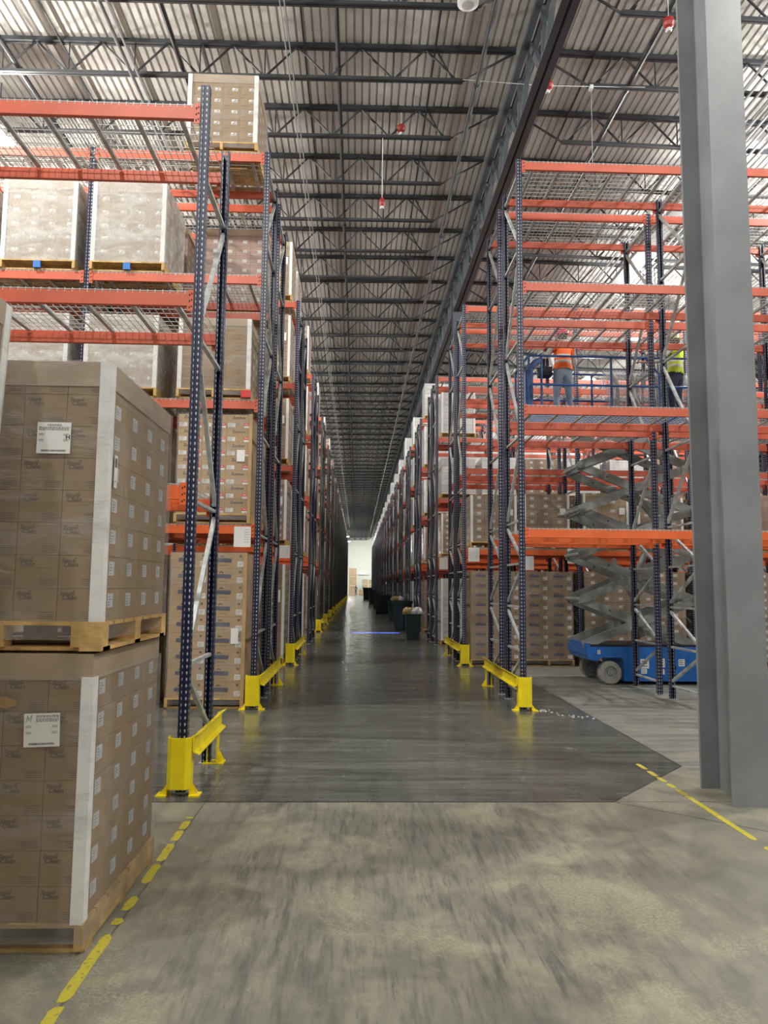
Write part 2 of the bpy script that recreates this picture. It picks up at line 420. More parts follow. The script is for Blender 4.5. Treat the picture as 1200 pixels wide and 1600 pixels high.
# ------------------------------------------------------------------ columns, girders, joists, pipes
DEPTH = 1.07
COLY = [6.07 + 16.95 * k for k in range(9)]
def column_mb(top, d=.56, pm='column_paint'):
    b = MB(); w, tf, tw = .305, .03, .022
    P = [(-w / 2, -d / 2), (w / 2, -d / 2), (w / 2, -d / 2 + tf), (tw / 2, -d / 2 + tf), (tw / 2, d / 2 - tf), (w / 2, d / 2 - tf), (w / 2, d / 2), (-w / 2, d / 2),
         (-w / 2, d / 2 - tf), (-tw / 2, d / 2 - tf), (-tw / 2, -d / 2 + tf), (-w / 2, -d / 2 + tf)]
    b.prism(P, .0, top, pm); return b
cm = column_mb(11.45).mesh('steel_column'); cm2 = column_mb(11.45, .34, 'girder_steel').mesh('steel_column')
for k, y in enumerate(COLY):
    o = ob('steel_column', cm if k == 0 else cm2, None, (3.048, y if k == 0 else row_y(3 * k - 1) + DEPTH + .20, 0))
    if k == 0: tag(o, 'tall grey painted steel H-column in the right foreground', 'column')
    elif k == 1: tag(o, 'grey steel column rising behind the right racks under the roof girder', 'column')
    else: tag(o, 'grey steel column hidden among the distant right racks', 'column', 'distant roof columns')
def girder_parts(L):
    tc = MB(); bc = MB(); wb = MB()
    for s in (-1, 1):
        tc.box(s * .14 - (.11 if s > 0 else 0), s * .14 + (0 if s > 0 else .11), 0, L, 11.52, 11.64, 'girder_steel')
        bc.box(s * .14 - (.12 if s > 0 else 0), s * .14 + (0 if s > 0 else .12), 0, L, 10.30, 10.33, 'girder_steel')
        bc.box(s * .022 - (.012 if s > 0 else 0), s * .022 + (0 if s > 0 else .012), 0, L, 10.33, 10.45, 'girder_steel')
    n = 9; p = L / n
    for i in range(n):
        y0 = i * p
        wb.bar((0, y0 + .05, 10.38), (0, y0 + p / 2, 11.56), .13, .08, 'girder_steel', up=(1, 0, 0))
        wb.bar((0, y0 + p - .05, 10.38), (0, y0 + p / 2, 11.56), .13, .08, 'girder_steel', up=(1, 0, 0))
        wb.bar((0, y0 + p, 10.38), (0, y0 + p, 11.56), .09, .08, 'girder_steel', up=(1, 0, 0))
    return tc.mesh('top_chord'), bc.mesh('bottom_chord'), wb.mesh('web')
ga, gb, gw = girder_parts(16.95)
for k in range(9):
    y0 = 6.07 - 16.95 + 16.95 * k
    if y0 < YB: y0 += 2.2
    lab = ['deep dark roof girder span nearest the camera, meeting the foreground column', 'second roof girder span running away above the right racks'][k] if k < 2 else 'dark roof girder span far down the aisle ridge line'
    g = thing('roof_girder', lab, 'girder', (3.045, y0, 0), group='far roof girder spans' if k > 1 else None)
    ob('top_chord', ga, g); ob('bottom_chord', gb, g); ob('web', gw, g)
def joist_parts(side):
    x1 = 2.86 if side < 0 else 3.24
    xe = XL if side < 0 else XR
    xb = 1.85 if side < 0 else 4.22
    dz = .60; tc = MB(); bc = MB(); wb = MB(); zt = lambda x: roofz(x) + .02
    for s in (-1, 1):
        tc.bar((xe, s * .036, zt(xe) + .03), (x1, s * .036, zt(x1) + .03), .052, .075, 'roof_steel')
        bc.bar((xe, s * .030, zt(xe) - dz), (xb, s * .030, zt(xb) - dz), .042, .055, 'roof_steel')
    sg = -side; st = 1.2; x = xb; first = True
    wb.tube([(x1, 0, zt(x1)), (xb, 0, zt(xb) - dz)], .022, 'roof_steel', 6)
    # from each bottom node: two diagonals up and a vertical
    x = xb + side * .18
    wb.tube([(x, 0, zt(x) - dz), (x - side * -.30, 0, zt(x + side * .30))], .021, 'roof_steel', 5)
    x = xb + side * .10
    k = 0
    while (x - xe) * side < -1.3:
        xm = x + side * 1.2
        wb.tube([(x, 0, zt(x) - dz), (x + side * .58, 0, zt(x + side * .58))], .021, 'roof_steel', 5)
        wb.tube([(xm, 0, zt(xm) - dz), (x + side * .62, 0, zt(x + side * .62))], .021, 'roof_steel', 5)
        wb.tube([(xm, 0, zt(xm) - dz), (xm, 0, zt(xm))], .014, 'roof_steel', 5)
        x = xm
    return tc.mesh('top_chord'), bc.mesh('bottom_chord'), wb.mesh('web')
JY0, JS = 13.07, 1.795
for side in (-1, 1):
    A, B, C_ = joist_parts(side); k = -4
    while JY0 + JS * k < YF - .5:
        y = JY0 + JS * k
        s = 'left' if side < 0 else 'right'
        j = thing('roof_joist', 'dark open-web steel roof joist on the %s of the ridge girder' % s, 'joist', (0, y, 0), group='roof joists %s of the girder' % s)
        ob('top_chord', A, j); ob('bottom_chord', B, j); ob('web', C_, j); k += 1
def pipe(name, label, cat, x, dz, r, m='roof_steel', y0=4.0, y1=150.0):
    b = MB(); z = roofz(x) - dz; b.tube([(x, y0, z), (x, y1, z)], r, m, 8)
    yy = JY0 - JS * 4
    while yy < 60:                                   # hanger loops at every second joist, couplings
        if yy > y0: b.tube([(x, yy, z + r), (x, yy, z + dz + .02)], .006, m, 5)
        yy += JS * 3
    if r > .03:
        yy = y0 + 3
        while yy < 70: b.tube([(x, yy, z), (x, yy + .09, z)], r * 1.35, m, 8); yy += 6.1
    return tag(ob(name, b), label, cat)
pipe('sprinkler_pipe', 'dark sprinkler pipe running up the middle of the roof left of centre', 'pipe', -.48, .34, .042)
pipe('sprinkler_pipe', 'dark sprinkler pipe under the roof just left of the ridge girder', 'pipe', 2.12, .62, .042)
pipe('sprinkler_pipe', 'dark sprinkler pipe passing over the tall carton stack at upper left', 'pipe', -3.35, .5, .045)
pipe('sprinkler_pipe', 'dark sprinkler pipe at the far upper left of the roof', 'pipe', -6.35, .5, .045)
pipe('sprinkler_pipe', 'dark sprinkler pipe crossing the roof between girder and foreground column', 'pipe', 5.0, .55, .045)
for x, lab in ((1.33, 'thin dark bridging rod between two sprinkler pipes near the girder'), (-1.12, 'thin dark bridging rod left of the middle sprinkler pipe'), (-3.0, 'thin bridging rod beside the pipe over the tall carton stack'),
               (-5.6, 'thin bridging rod right of the far left sprinkler pipe'), (-4.55, 'thin bridging rod over the upper left rack'), (4.35, 'thin bridging rod right of the girder')):
    b = MB(); b.bar((x, 4, roofz(x) + .0), (x, 150, roofz(x) + .0), .03, .03, 'roof_steel'); tag(ob('bridging_rod', b), lab, 'rod')
for x, lab in ((-1.30, 'right-hand cable of the pale pair hung along the roof'), (-1.37, 'left-hand cable of the pale pair hung along the roof'), (-4.15, 'right pale conduit over the upper left rack'), (-4.28, 'left pale conduit over the upper left rack')):
    b = MB(); z = roofz(x) - .66; b.tube([(x, 4, z), (x, 120, z)], .010 if x > -2 else .018, 'cable_grey', 6); tag(ob('cable', b), lab, 'cable')
b = MB(); b.box(7.6, 8.1, 15, 130, 10.9, 10.96, 'cable_grey')
for i in range(9): b.box(7.1 + i * .17, 7.14 + i * .17, 12, 120, 10.96, 11.0, 'cable_grey')
tag(ob('conduit_bundle', b), 'bundle of pale parallel conduits under the roof over the right racks', 'conduit')

# sprinkler alarms and small ceiling things
def bell(x, y, z, up, label, r=.055, white=False):
    tng = thing('fire_bell' if not white else 'smoke_detector', label, 'alarm' if not white else 'detector', (x, y, z))
    if white:
        ob('housing', MB().lathe([(.09, .06), (.17, .03), (.17, 0), (.10, -.03), (.02, -.035)], 'plastic_white', 20), tng)
    else:
        ob('body', MB().lathe([(.035, .13), (r, .10), (r * 1.15, .03), (r * .9, -.02), (.03, -.05)], 'sprinkler_red', 16), tng)
        ob('nozzle', MB().lathe([(.03, -.04), (.05, -.08), (.0301, -.10)], 'plastic_white', 10), tng)
    ob('hanging_cord', MB().tube([(0, 0, .05), (0, 0, up)], .007, 'lamp_body', 5), tng)
    return tng
bell(.41, 14.865, 9.6, 1.52, 'small red alarm hanging on a white cord in mid roof')
bell(.80, 14.865, 11.25, .4, 'red alarm reel tucked against a joist, higher and nearer than the hanging one', .08)
bell(4.6, 10.35, 10.15, 1.2, 'red alarm bell beside the top left edge of the foreground column', .075)
bell(3.30, 12.5, 10.62, .2, 'red clamp-like alarm under the bottom chord of the girder', .10)
bell(1.63, 10.9, 10.85, .3, 'white ceiling smoke detector at top centre on a joist chord', white=True)

# ------------------------------------------------------------------ lamps
lens = MB().lathe([(.30, 0), (.26, -.05), (.12, -.07), (.01, -.075)], 'lamp_glow', 24).mesh('lens', True)
lens_far = MB().lathe([(.30, 0), (.26, -.05), (.12, -.07), (.01, -.075)], 'lamp_glow_far', 24).mesh('lens', True)
body = MB().lathe([(.04, .30), (.16, .26), (.18, .12), (.32, .03), (.33, -.01), (.30, -.0)], 'lamp_body', 24, closed=False).mesh('housing', True)
rods = {a: MB().tube([(0, 0, .28), (0, 0, a)], .012, 'roof_steel', 6).mesh('hanger') for a in (1.26, 1.06)}
for x, y, z, f in LAMPS:
    zz = z - .55
    near = y < 40
    if abs(y - 14.36) < .1: lab = 'glowing high-bay lamp hanging over the %s-hand racks' % ('left' if x < 0 else 'right')
    elif y > 120: lab = 'bright high-bay lamp far down over the open end of the aisle'
    else: lab = 'round high-bay lamp hanging between the %s rack rows' % ('left' if x < 0 else 'right')
    if y < 5: lab = 'high-bay lamp over the staging floor in the foreground'
    tg = thing('high_bay_lamp', lab, 'lamp', (x, y, zz), group=('lamps at the far end' if y > 120 else 'foreground lamps' if y < 5 else 'high-bay lamps over the %s racks' % ('left' if x < 0 else 'right')) if abs(y - 14.36) > .1 else None)
    ob('housing', body, tg); ob('lens', lens_far if y > 120 else lens, tg); ob('hanger', rods[1.06 if x > 9 else 1.26], tg)
    if y > 120: tg.scale = (2.2, 2.2, 1.4)
    ld = bpy.data.lights.new('high_bay_light', 'POINT'); ld.energy = LAMP_POWER * f; ld.shadow_soft_size = .12
    ld.color = (1.0, .975, .92) if x > 0 or y < 5 else (1.0, .96, .88)
    lo = bpy.data.objects.new('high_bay_light', ld); COL.objects.link(lo); lo.location = (0, 0, -.20); lo.parent = tg

# ------------------------------------------------------------------ pallet racks
BAY, DEPTH = 2.49, 1.07
LV = [2.47, 4.22, 6.03, 7.86]
POSTW, POSTD = .078, .072
def post_mesh(h, m, side=-1):
    w, d, tk = POSTW / 2, POSTD, .004
    b = MB()
    P = [(-w, 0), (-.010, 0), (-.007, .005), (.007, .005), (.010, 0), (w, 0), (w, d), (.018, d), (.018, d - tk), (w - tk, d - tk), (w - tk, tk), (-w + tk, tk + .004), (-w + tk, d - tk), (-.018, d - tk), (-.018, d), (-w, d)]
    n = len(P); s0 = 0
    for z in (0, h): b.v += [(x, y, z) for x, y in P]
    for i in range(n):
        j = (i + 1) % n; (xa, ya), (xb, yb) = P[i], P[j]
        fy = abs(yb - ya) < 1e-6
        if fy: uv = [(xa, 0), (xb, 0), (xb, h), (xa, h)]
        else:
            uv = [(ya - d / 2 + .0, 0), (yb - d / 2, 0), (yb - d / 2, h), (ya - d / 2, h)]
        if i == 0: uv = [(-w, 0), (-.010, 0), (-.010, h), (-w, h)]
        if side > 0: uv = [(-u_, v_) for u_, v_ in uv]
        b.face((i, j, n + j, n + i), m, uv)
    b.face([n + i for i in range(n)], m)
    b.box(-w - .03, w + .03, -.02, d + .02, 0.0, .008, 'galvanized')
    return b
def brace_mb(depth, h, side=-1):
    b = MB(); y0, y1 = POSTD * .5, depth - POSTD * .5
    nodes = [.28, 1.0, 2.35, 3.75, 5.2, 6.55, 7.7]
    if side > 0: nodes = [.2, .78, 1.38, 1.99, 2.60, 3.8, 5.2, 6.55, 7.7]
    nodes = [z for z in nodes if z < h - .1]
    for z in nodes: b.bar((0, y0, z), (0, y1, z), .04, .028, 'galvanized')
    for i in range(len(nodes) - 1):
        a, c = nodes[i] + .06, nodes[i + 1] - .06
        if i % 2 == 0: b.bar((0, y1, a), (0, y0, c), .038, .038, 'galvanized')
        else: b.bar((0, y0, a), (0, y1, c), .038, .038, 'galvanized')
    return b
def beam_mb(L, m):
    """spans x 0..L, front face at y=0, top at z=0"""
    b = MB(); P = [(0, 0), (0, -.118), (.045, -.118), (.045, -.032), (.026, -.032), (.026, 0)]
    b.prism(P, .004, L - .004, m, 'x')
    for x0 in (-.002, L - .048):
        b.box(x0, x0 + .05, -.006, .0, -.165, .02, m)
        for k in range(3):
            z = -.145 + .055 * k
            b.box(x0 + .014, x0 + .024, -.008, -.006, z, z + .018, 'dark_hole'); b.box(x0 + .032, x0 + .042, -.008, -.006, z + .012, z + .026, 'dark_hole')
    return b
def deck_mb(w, d):
    """wire deck, x 0..w, y 0..d; waterfall edge over the beams"""
    b = MB(); r = .0058; nx = int(w / .062); ny = int(d / .105)
    for i in range(nx + 1):
        x = w * i / nx; b.bar((x, -.004, .006), (x, d + .004, .006), r, r, 'wire_steel')
        b.bar((x, -.005, .009), (x, -.005, -.028), r, r, 'wire_steel')
        b.bar((x, d + .005, .009), (x, d + .005, -.028), r, r, 'wire_steel')
    for i in range(ny + 1):
        y = d * i / ny; b.bar((0, y, .0), (w, y, .0), r, r, 'wire_steel')
    for k in range(3):
        x = w * (k + .5) / 3; b.box(x - .02, x + .02, .05, d - .05, -.028, -.003, 'galvanized')
    return b
POSTS = {}
def get_post(h, m, side):
    if (h, m, side) not in POSTS: POSTS[(h, m, side)] = post_mesh(h, m, side).mesh('post')
    return POSTS[(h, m, side)]
BR = {}
CLEAR = BAY - POSTW
BEAMS = {m: beam_mb(CLEAR, m).mesh('beam') for m in ('orange_steel', 'hazy_orange_steel')}
BEAMSB = {}
for m in BEAMS:
    bb = beam_mb(CLEAR, m); bb.v = [(x, -y, z) for x, y, z in bb.v]; bb.f = [tuple(reversed(f)) for f in bb.f]; bb.uv = [list(reversed(u)) if u else u for u in bb.uv]
    BEAMSB[m] = bb.mesh('beam')
DECK = deck_mb(CLEAR / 2 - .01, DEPTH).mesh('wire_deck')
def rack_unit(root, side, x0, y0, bays, levels, h, postm, decks, beamm=None, detail=True):
    """one single-depth run.  side -1 runs to -x, +1 to +x, end frame at x0"""
    key = (h, side)
    if key not in BR: BR[key] = brace_mb(DEPTH, h, side).mesh('brace')
    for i in range(bays + 1):
        x = x0 + side * i * BAY
        fr = ob('upright_frame', None, root, (x, y0, 0))
        ob('post', get_post(h, postm, side), fr, (0, 0, 0)); ob('post', get_post(h, postm, side), fr, (0, DEPTH, 0), math.pi)
        ob('brace', BR[key], fr)
    for i in range(bays):
        xa = min(x0 + side * i * BAY, x0 + side * (i + 1) * BAY) + POSTW / 2
        for li, z in enumerate(levels):
            bm = beamm or ('orange_steel' if li == 0 else 'hazy_orange_steel')
            ob('beam', BEAMS[bm], root, (xa, y0 - .004, z)); ob('beam', BEAMSB[bm], root, (xa, y0 + DEPTH + .004, z))
            if decks and detail:
                for q in (0, 1): ob('wire_deck', DECK, root, (xa + .004 + q * (CLEAR / 2), y0, z + .008))
FAR = {}
def far_rack_mesh(side, bays, levels, h, postm, beamm):
    key = (side, bays, h, postm, beamm)
    if key in FAR: return FAR[key]
    b = MB(); pm = post_mesh(h, postm, side); br = brace_mb(DEPTH, h, side)
    for yy in (0, DEPTH + .40):
        for i in range(bays + 1):
            x = side * i * BAY
            p2 = MB(); p2.add(pm); b.add(p2, (x, yy, 0)); p3 = MB(); p3.add(pm); p3.v = [(-a, -c, z) for a, c, z in p3.v]; b.add(p3, (x, yy + DEPTH, 0)); b.add(br, (x, yy, 0))
        for i in range(bays):
            xa = min(side * i * BAY, side * (i + 1) * BAY) + POSTW / 2
            for z in levels:
                for y2 in (yy - .004, yy + DEPTH - .041): b.box(xa, xa + CLEAR, y2, y2 + .045, z - .118, z, beamm)
                b.box(xa, xa + CLEAR, yy + .05, yy + DEPTH - .05, z - .02, z + .005, 'galvanized')
    FAR[key] = b.mesh('pallet_rack'); return FAR[key]

LX, RX = -1.385, 2.285
GAP = DEPTH + .40
# front single row, left
r = thing('pallet_rack', 'nearest empty pallet rack on the left, low orange beams with wire decks', 'pallet rack', (LX, 6.17, 0))
def local_rack(root, side, yy, bays, levels, h, postm, decks, beamm=None): rack_unit(root, side, 0, yy, bays, levels, h, postm, decks, beamm)
local_rack(r, -1, 0, 3, [2.47, 4.12, 5.80], 6.0, 'post_blue', True)
names = {0: 'second', 1: 'third', 2: 'fourth', 3: 'fifth', 4: 'sixth', 5: 'seventh'}
NROW = 17; NROWR = 20
for k in range(NROWR):
    y = row_y(k)
    # left
    if k >= NROW: pass
    elif k <= 2:
        lab = ['loaded blue pallet rack row behind the nearest empty one on the left', 'third blue pallet rack row on the left, behind the second yellow guard', 'fourth blue pallet rack row on the left, without an end guard'][k]
        r = thing('pallet_rack', lab, 'pallet rack', (LX, y, 0))
        local_rack(r, -1, 0, [4, 3, 1][k], LV, 7.9, 'post_blue', k < 2); local_rack(r, -1, GAP, [4, 3, 1][k], LV, 7.9, 'post_blue', k < 1)
    else:
        o = ob('pallet_rack', far_rack_mesh(-1, 2, LV, 7.9, 'post_green', 'hazy_orange_steel'), None, (LX, y, 0))
        tag(o, 'distant dark green-grey pallet rack row on the left of the aisle', 'pallet rack', 'distant left rack rows')
    if k <= 3:
        lab = ['empty right-hand rack row with orange beams and bare wire decks nearest the camera', 'second rack row on the right, carton pallets on the floor, empty upper shelves',
               'third rack row on the right, stocked with white cartons', 'fourth rack row on the right, stocked to the top'][k]
        r = thing('pallet_rack', lab, 'pallet rack', (RX, y, 0))
        nb = [3, 4, 4, 3][k]
        local_rack(r, 1, 0, nb, LV, 7.9, 'post_blue', k < 3); local_rack(r, 1, GAP, nb, LV, 7.9, 'post_blue', k < 2)
    else:
        o = ob('pallet_rack', far_rack_mesh(1, 5 if k < 7 else 2, LV, 7.9, 'post_blue', 'hazy_orange_steel'), None, (RX, y, 0))
        tag(o, 'distant blue pallet rack row on the right of the aisle', 'pallet rack', 'distant right rack rows')

# ------------------------------------------------------------------ yellow end guards
def guard(side, length, label, x, y, group=None, simple=False):
    """side: +1 rail on the +x side of the plate (left racks), -1 mirrored"""
    g = thing('rack_guard', label, 'rack guard', (x, y, 0), group=group)
    s = side; m = 'yellow_steel'
    a = MB(); P = [(-.095, .02), (-.09, .0), (-.055, -.03), (.055, -.03), (.09, .0), (.095, .02), (.095, .10), (.088, .10), (.088, .024), (.052, -.022), (-.052, -.022), (-.088, .024), (-.088, .10), (-.095, .10)]
    a.prism(P, .055, .45, m); ob('post_shield', a, g)
    for q in (-1, 1):
        f = MB()
        f.box(min(q * .088, q * .17), max(q * .088, q * .17), -.03, .10, 0, .012, m)
        xa = q * .094
        f.prism([(xa, .012), (q * .145, .012), (xa, .085)] if q > 0 else [(xa, .085), (q * .145, .012), (xa, .012)], .01, .018, m, 'y')
        f.prism([(xa, .012), (q * .145, .012), (xa, .085)] if q > 0 else [(xa, .085), (q * .145, .012), (xa, .012)], .07, .078, m, 'y')
        f.box(min(q * .086, q * .094), max(q * .086, q * .094), -.0, .10, 0, .08, m)
        f.lathe([(.012, .012), (.012, .024)], 'galvanized', 6, (q * .13, .045, 0))
        ob('foot', f, g)
    rl = MB(); xr = s * .105; w = s * .05
    pts = [(xr, .33), (xr + w, .31), (xr + w, .318), (xr + s * .008, .338), (xr + s * .008, .452), (xr + w, .472), (xr + w, .48), (xr, .46)]
    if s < 0: pts = pts[::-1]
    rl.prism(pts, .02, length, m, 'y')
    rl.box(min(xr, xr - s * .006), max(xr, xr - s * .006), .02, .16, .34, .45, m)
    ob('rail', rl, g)
    lg = MB()
    lg.box(min(xr - s * .012, xr), max(xr - s * .012, xr), length - .14, length - .04, .0, .46, m)
    lg.box(min(xr - s * .10, xr - s * .09), max(xr - s * .10, xr - s * .09), length - .14, length - .04, .0, .40, m)
    lg.box(min(xr - s * .13, xr + s * .06), max(xr - s * .13, xr + s * .06), length - .16, length - .02, 0, .012, m)
    pp = [(xr, .012), (xr + s * .055, .012), (xr, .11)]
    if s < 0: pp = pp[::-1]
    lg.prism(pp, length - .14, length - .132, m, 'y'); lg.prism(pp, length - .05, length - .042, m, 'y')
    ob('end_leg', lg, g)
    return g
guard(1, 1.22, 'closest yellow steel rack guard, at the foot of the nearest left rack', LX, 6.08)
guard(1, 2.62, 'second yellow rack guard on the left, below the stacked carton pallets', LX, 10.18)
guard(1, 2.62, 'third yellow rack guard along the left side', LX, row_y(1) - .1)
for k in range(3, NROW):
    guard(1, 2.62, 'small distant yellow rack guard in the line along the left racks', LX, row_y(k) - .1, 'distant left rack guards')
guard(-1, 2.62, 'big yellow rack guard at the end of the empty right-hand rack', RX, 10.18)
guard(-1, 2.62, 'second yellow rack guard on the right, further down the aisle', RX, row_y(1) - .1)
guard(-1, 2.62, 'single yellow guard far down the right side among the bins', RX, row_y(6) - .1)

# ------------------------------------------------------------------ pallets and loads
def pallet_mb(w, d, m='wood', block=False, blue=False, rag=False):
    b = MB(); h = .135; t_ = .018
    nb = 7
    for i in range(nb):
        bw = d / nb * (.86 if 0 < i < nb - 1 else .98); yc = d * (i + .5) / nb
        b.box(0, w, yc - bw / 2, yc + bw / 2, h - t_, h, m)
    for i in (0, 3, 6):
        yc = d * (i + .5) / nb; b.box(0, w, max(0, yc - .05), min(d, yc + .05), 0, t_, m)
    if block:
        for i in range(3):
            for j in range(3):
                xc = [0, w / 2 - .07, w - .14][i]; yc = [0, d / 2 - .05, d - .10][j]
                b.box(xc, xc + .14, yc, yc + .10, t_, h - t_, m)
        b.box(0, .1, 0, d, 0, t_, m); b.box(w - .1, w, 0, d, 0, t_, m)
    else:
        for xc in (0, w / 2 - .02, w - .04):
            b.box(xc, xc + .04, .001, d - .001, t_, h - t_, m)
        if blue: b.box(w / 2 - .05, w / 2 + .05, -.004, .03, t_, h - t_, 'blue_paint')
    return b
PAL = {}
def pallet(w, d, m='wood', **kw):
    key = (w, d, m, tuple(sorted(kw.items())))
    if key not in PAL: PAL[key] = pallet_mb(w, d, m, **kw).mesh('pallet')
    return PAL[key]
def shifted(mb, x, y, z, rz=0.0, sx=1.0):
    mb.xf(Matrix.Translation((x, y, z)) @ Matrix.Rotation(rz, 4, 'Z')); return mb
def lines_mb(b, x, z, w, n, gap, h, m, y=-.0012):
    for i in range(n):
        ww = w * random.uniform(.6, 1.0); b.box(x, x + ww, y - .0003, y, z - i * gap - h, z - i * gap, m)

def carton_mesh(w, d, h, style):
    """carton with its printing; origin at front-left-bottom corner, front faces -y, right side faces +x"""
    b = MB(); g = .0015; cm_ = {'clean': 'carton', 'zombos': 'carton_tan', 'blue': 'carton_tan', 'brown': 'carton', 'ring': 'carton', 'plain': 'carton_pink', 'darkblue': 'carton'}[style]
    b.box(g, w - g, g, d - g, 0, h - g * 1.5, cm_)
    e = g - .0008
    def put(mb, x, z): b.add(mb, (x, e, z))
    def side_label(y, z, lw, lh):
        b.box(w - g, w - g + .0009, y, y + lw, z, z + lh, 'paper_grey')
        for i in range(4): b.box(w - g, w - g + .0013, y + lw * .12, y + lw * (.35 + .45 * ((i * 37) % 5) / 5), z + lh * (.15 + .2 * i), z + lh * (.19 + .2 * i), 'ink')
        b.box(w - g, w - g + .0013, y + lw * .55, y + lw * .9, z + lh * .45, z + lh * .85, 'ink') if False else None
    if style == 'clean':
        put(text_mb('Simply', .026, 'faint_ink', slant=.2), .012, h - .034); put(text_mb('Clean', .030, 'faint_ink', slant=.2), .020, h - .054)
        b.lathe([(.004, -.0004), (.0041, 0)], 'faint_ink', 8, (.078, e, h - .014), 'y')
        for i in range(4): b.box(w - .09 + (i % 2) * .008, w - .012, e - .0003, e, .040 - i * .009, .0425 - i * .009, 'faint_ink')
        side_label(d * .36, h * .40, d * .28, h * .44)
    elif style == 'zombos':
        put(text_mb('Zumbos', .052, 'ink', 'CENTER'), w * .5, h * .70)
        b.box(w * .05, w * .36, e - .0005, e, h * .12, h * .40, 'white_paper'); b.box(w * .70, w * .95, e - .0005, e, h * .22, h * .42, 'red_ink'); b.box(w * .72, w * .95, e - .0005, e, h * .06, h * .20, 'white_paper')
        for i in range(5): b.box(w * .07, w * (.2 + .02 * (i * 3 % 5)), e - .0009, e, h * (.15 + .05 * i), h * (.165 + .05 * i), 'ink')
        b.box(w * .75, w * .9, e - .0009, e, h * .30, h * .34, 'white_paper')
    elif style in ('blue', 'darkblue'):
        P = [(-.105, -.02), (.095, -.028), (.105, .020), (.085, .030), (-.09, .034), (-.11, .022)]
        q = MB(); q.prism(P, -.0006, 0, 'blue_ink', 'y'); b.add(q, (w * .42, e, h * .50))
        put(text_mb('Valentino', .034, 'white_paper', 'CENTER', slant=.15), w * .42, h * .50 - .010)
        # the small flower-like outline over the banner
        for a in range(5):
            t_ = math.radians(20 + a * 35); b.lathe([(.010, -.0004), (.0101, 0)], 'faint_ink', 8, (w * .42 - .03 + .022 * math.cos(t_), e, h * .72 + .016 * math.sin(t_)), 'y')
        b.box(w * .3, w * .54, e - .0004, e, h * .20, h * .225, 'faint_ink')
        b.box(w * .78, w * .95, e - .0006, e, h * .12, h * .45, 'white_paper'); b.lathe([(.018, -.0004), (.0181, 0)], 'faint_ink', 10, (w * .86, e, h * .8), 'y')
        for i in range(3): b.box(w * .80, w * (.88 + .02 * i), e - .001, e, h * (.18 + .08 * i), h * (.20 + .08 * i), 'ink')
    elif style in ('brown', 'plain'):
        b.box(w * .52, w * .84, e - .0006, e, h * .62, h * .88, 'white_paper')
        b.box(w * .56, w * .80, e - .001, e, h * .66, h * .72, 'ink'); b.box(w * .66, w * .80, e - .001, e, h * .78, h * .84, 'ink')
        b.box(w * .08, w * .45, e - .0004, e, h * .30, h * .33, 'faint_ink'); side_label(d * .3, h * .4, d * .3, h * .35)
    elif style == 'ring':
        for q in (-1, 1):
            for k in range(14):
                a0, a1 = 2 * math.pi * k / 14, 2 * math.pi * (k + 1) / 14
                b.bar((w / 2 + q * .03 + .035 * math.cos(a0), e, h * .5 + .035 * math.sin(a0)), (w / 2 + q * .03 + .035 * math.cos(a1), e, h * .5 + .035 * math.sin(a1)), .001, .004, 'faint_ink', up=(0, 1, 0))
        side_label(d * .3, h * .4, d * .3, h * .35)
    return b.mesh('carton')
CART = {}
def get_carton(*a):
    if a not in CART: CART[a] = carton_mesh(*a)
    return CART[a]
def bag_label(w, h, logo=False):
    """shipping sticker without its matrix code: writing lines and a barcode"""
    b = MB(); b.box(0, w, -.0008, 0, 0, h, 'white_paper'); e = -.0012
    rr = random.Random(3)
    for i, zz in enumerate((.93, .895, .84, .80, .76)):
        x0 = .30 if i < 2 else .05; x1 = .70 if i < 2 else .95
        if logo: x0 = .34; x1 = .95
        xx = w * x0
        while xx < w * x1:
            ww = rr.uniform(.004, .014); b.box(xx, min(xx + ww, w * .97), e, -.0006, h * zz - .0016, h * zz + .0012, 'ink'); xx += ww + .003
    for sx in (.05, .78):
        for zz in (.62, .58, .44, .40): b.box(w * sx, w * (sx + .15), e, -.0006, h * zz, h * zz + .0018, 'ink')
    xx = w * .14
    while xx < w * .86:
        ww = rr.choice((.0008, .0016, .0024)); b.box(xx, xx + ww, e, -.0006, h * .06, h * .12, 'ink'); xx += ww + rr.choice((.0009, .0018))
    if logo:
        for p, q in (((.06, .74), (.11, .94)), ((.11, .94), (.14, .80)), ((.14, .80), (.22, .96)), ((.22, .96), (.20, .74))):
            b.bar((p[0] * w, e, p[1] * h), (q[0] * w, e, q[1] * h), .001, .0035, 'green_ink', up=(0, 1, 0))
    else: b.add(text_mb('H', .03, 'ink'), (w * .85, e, h * .46))
    return b
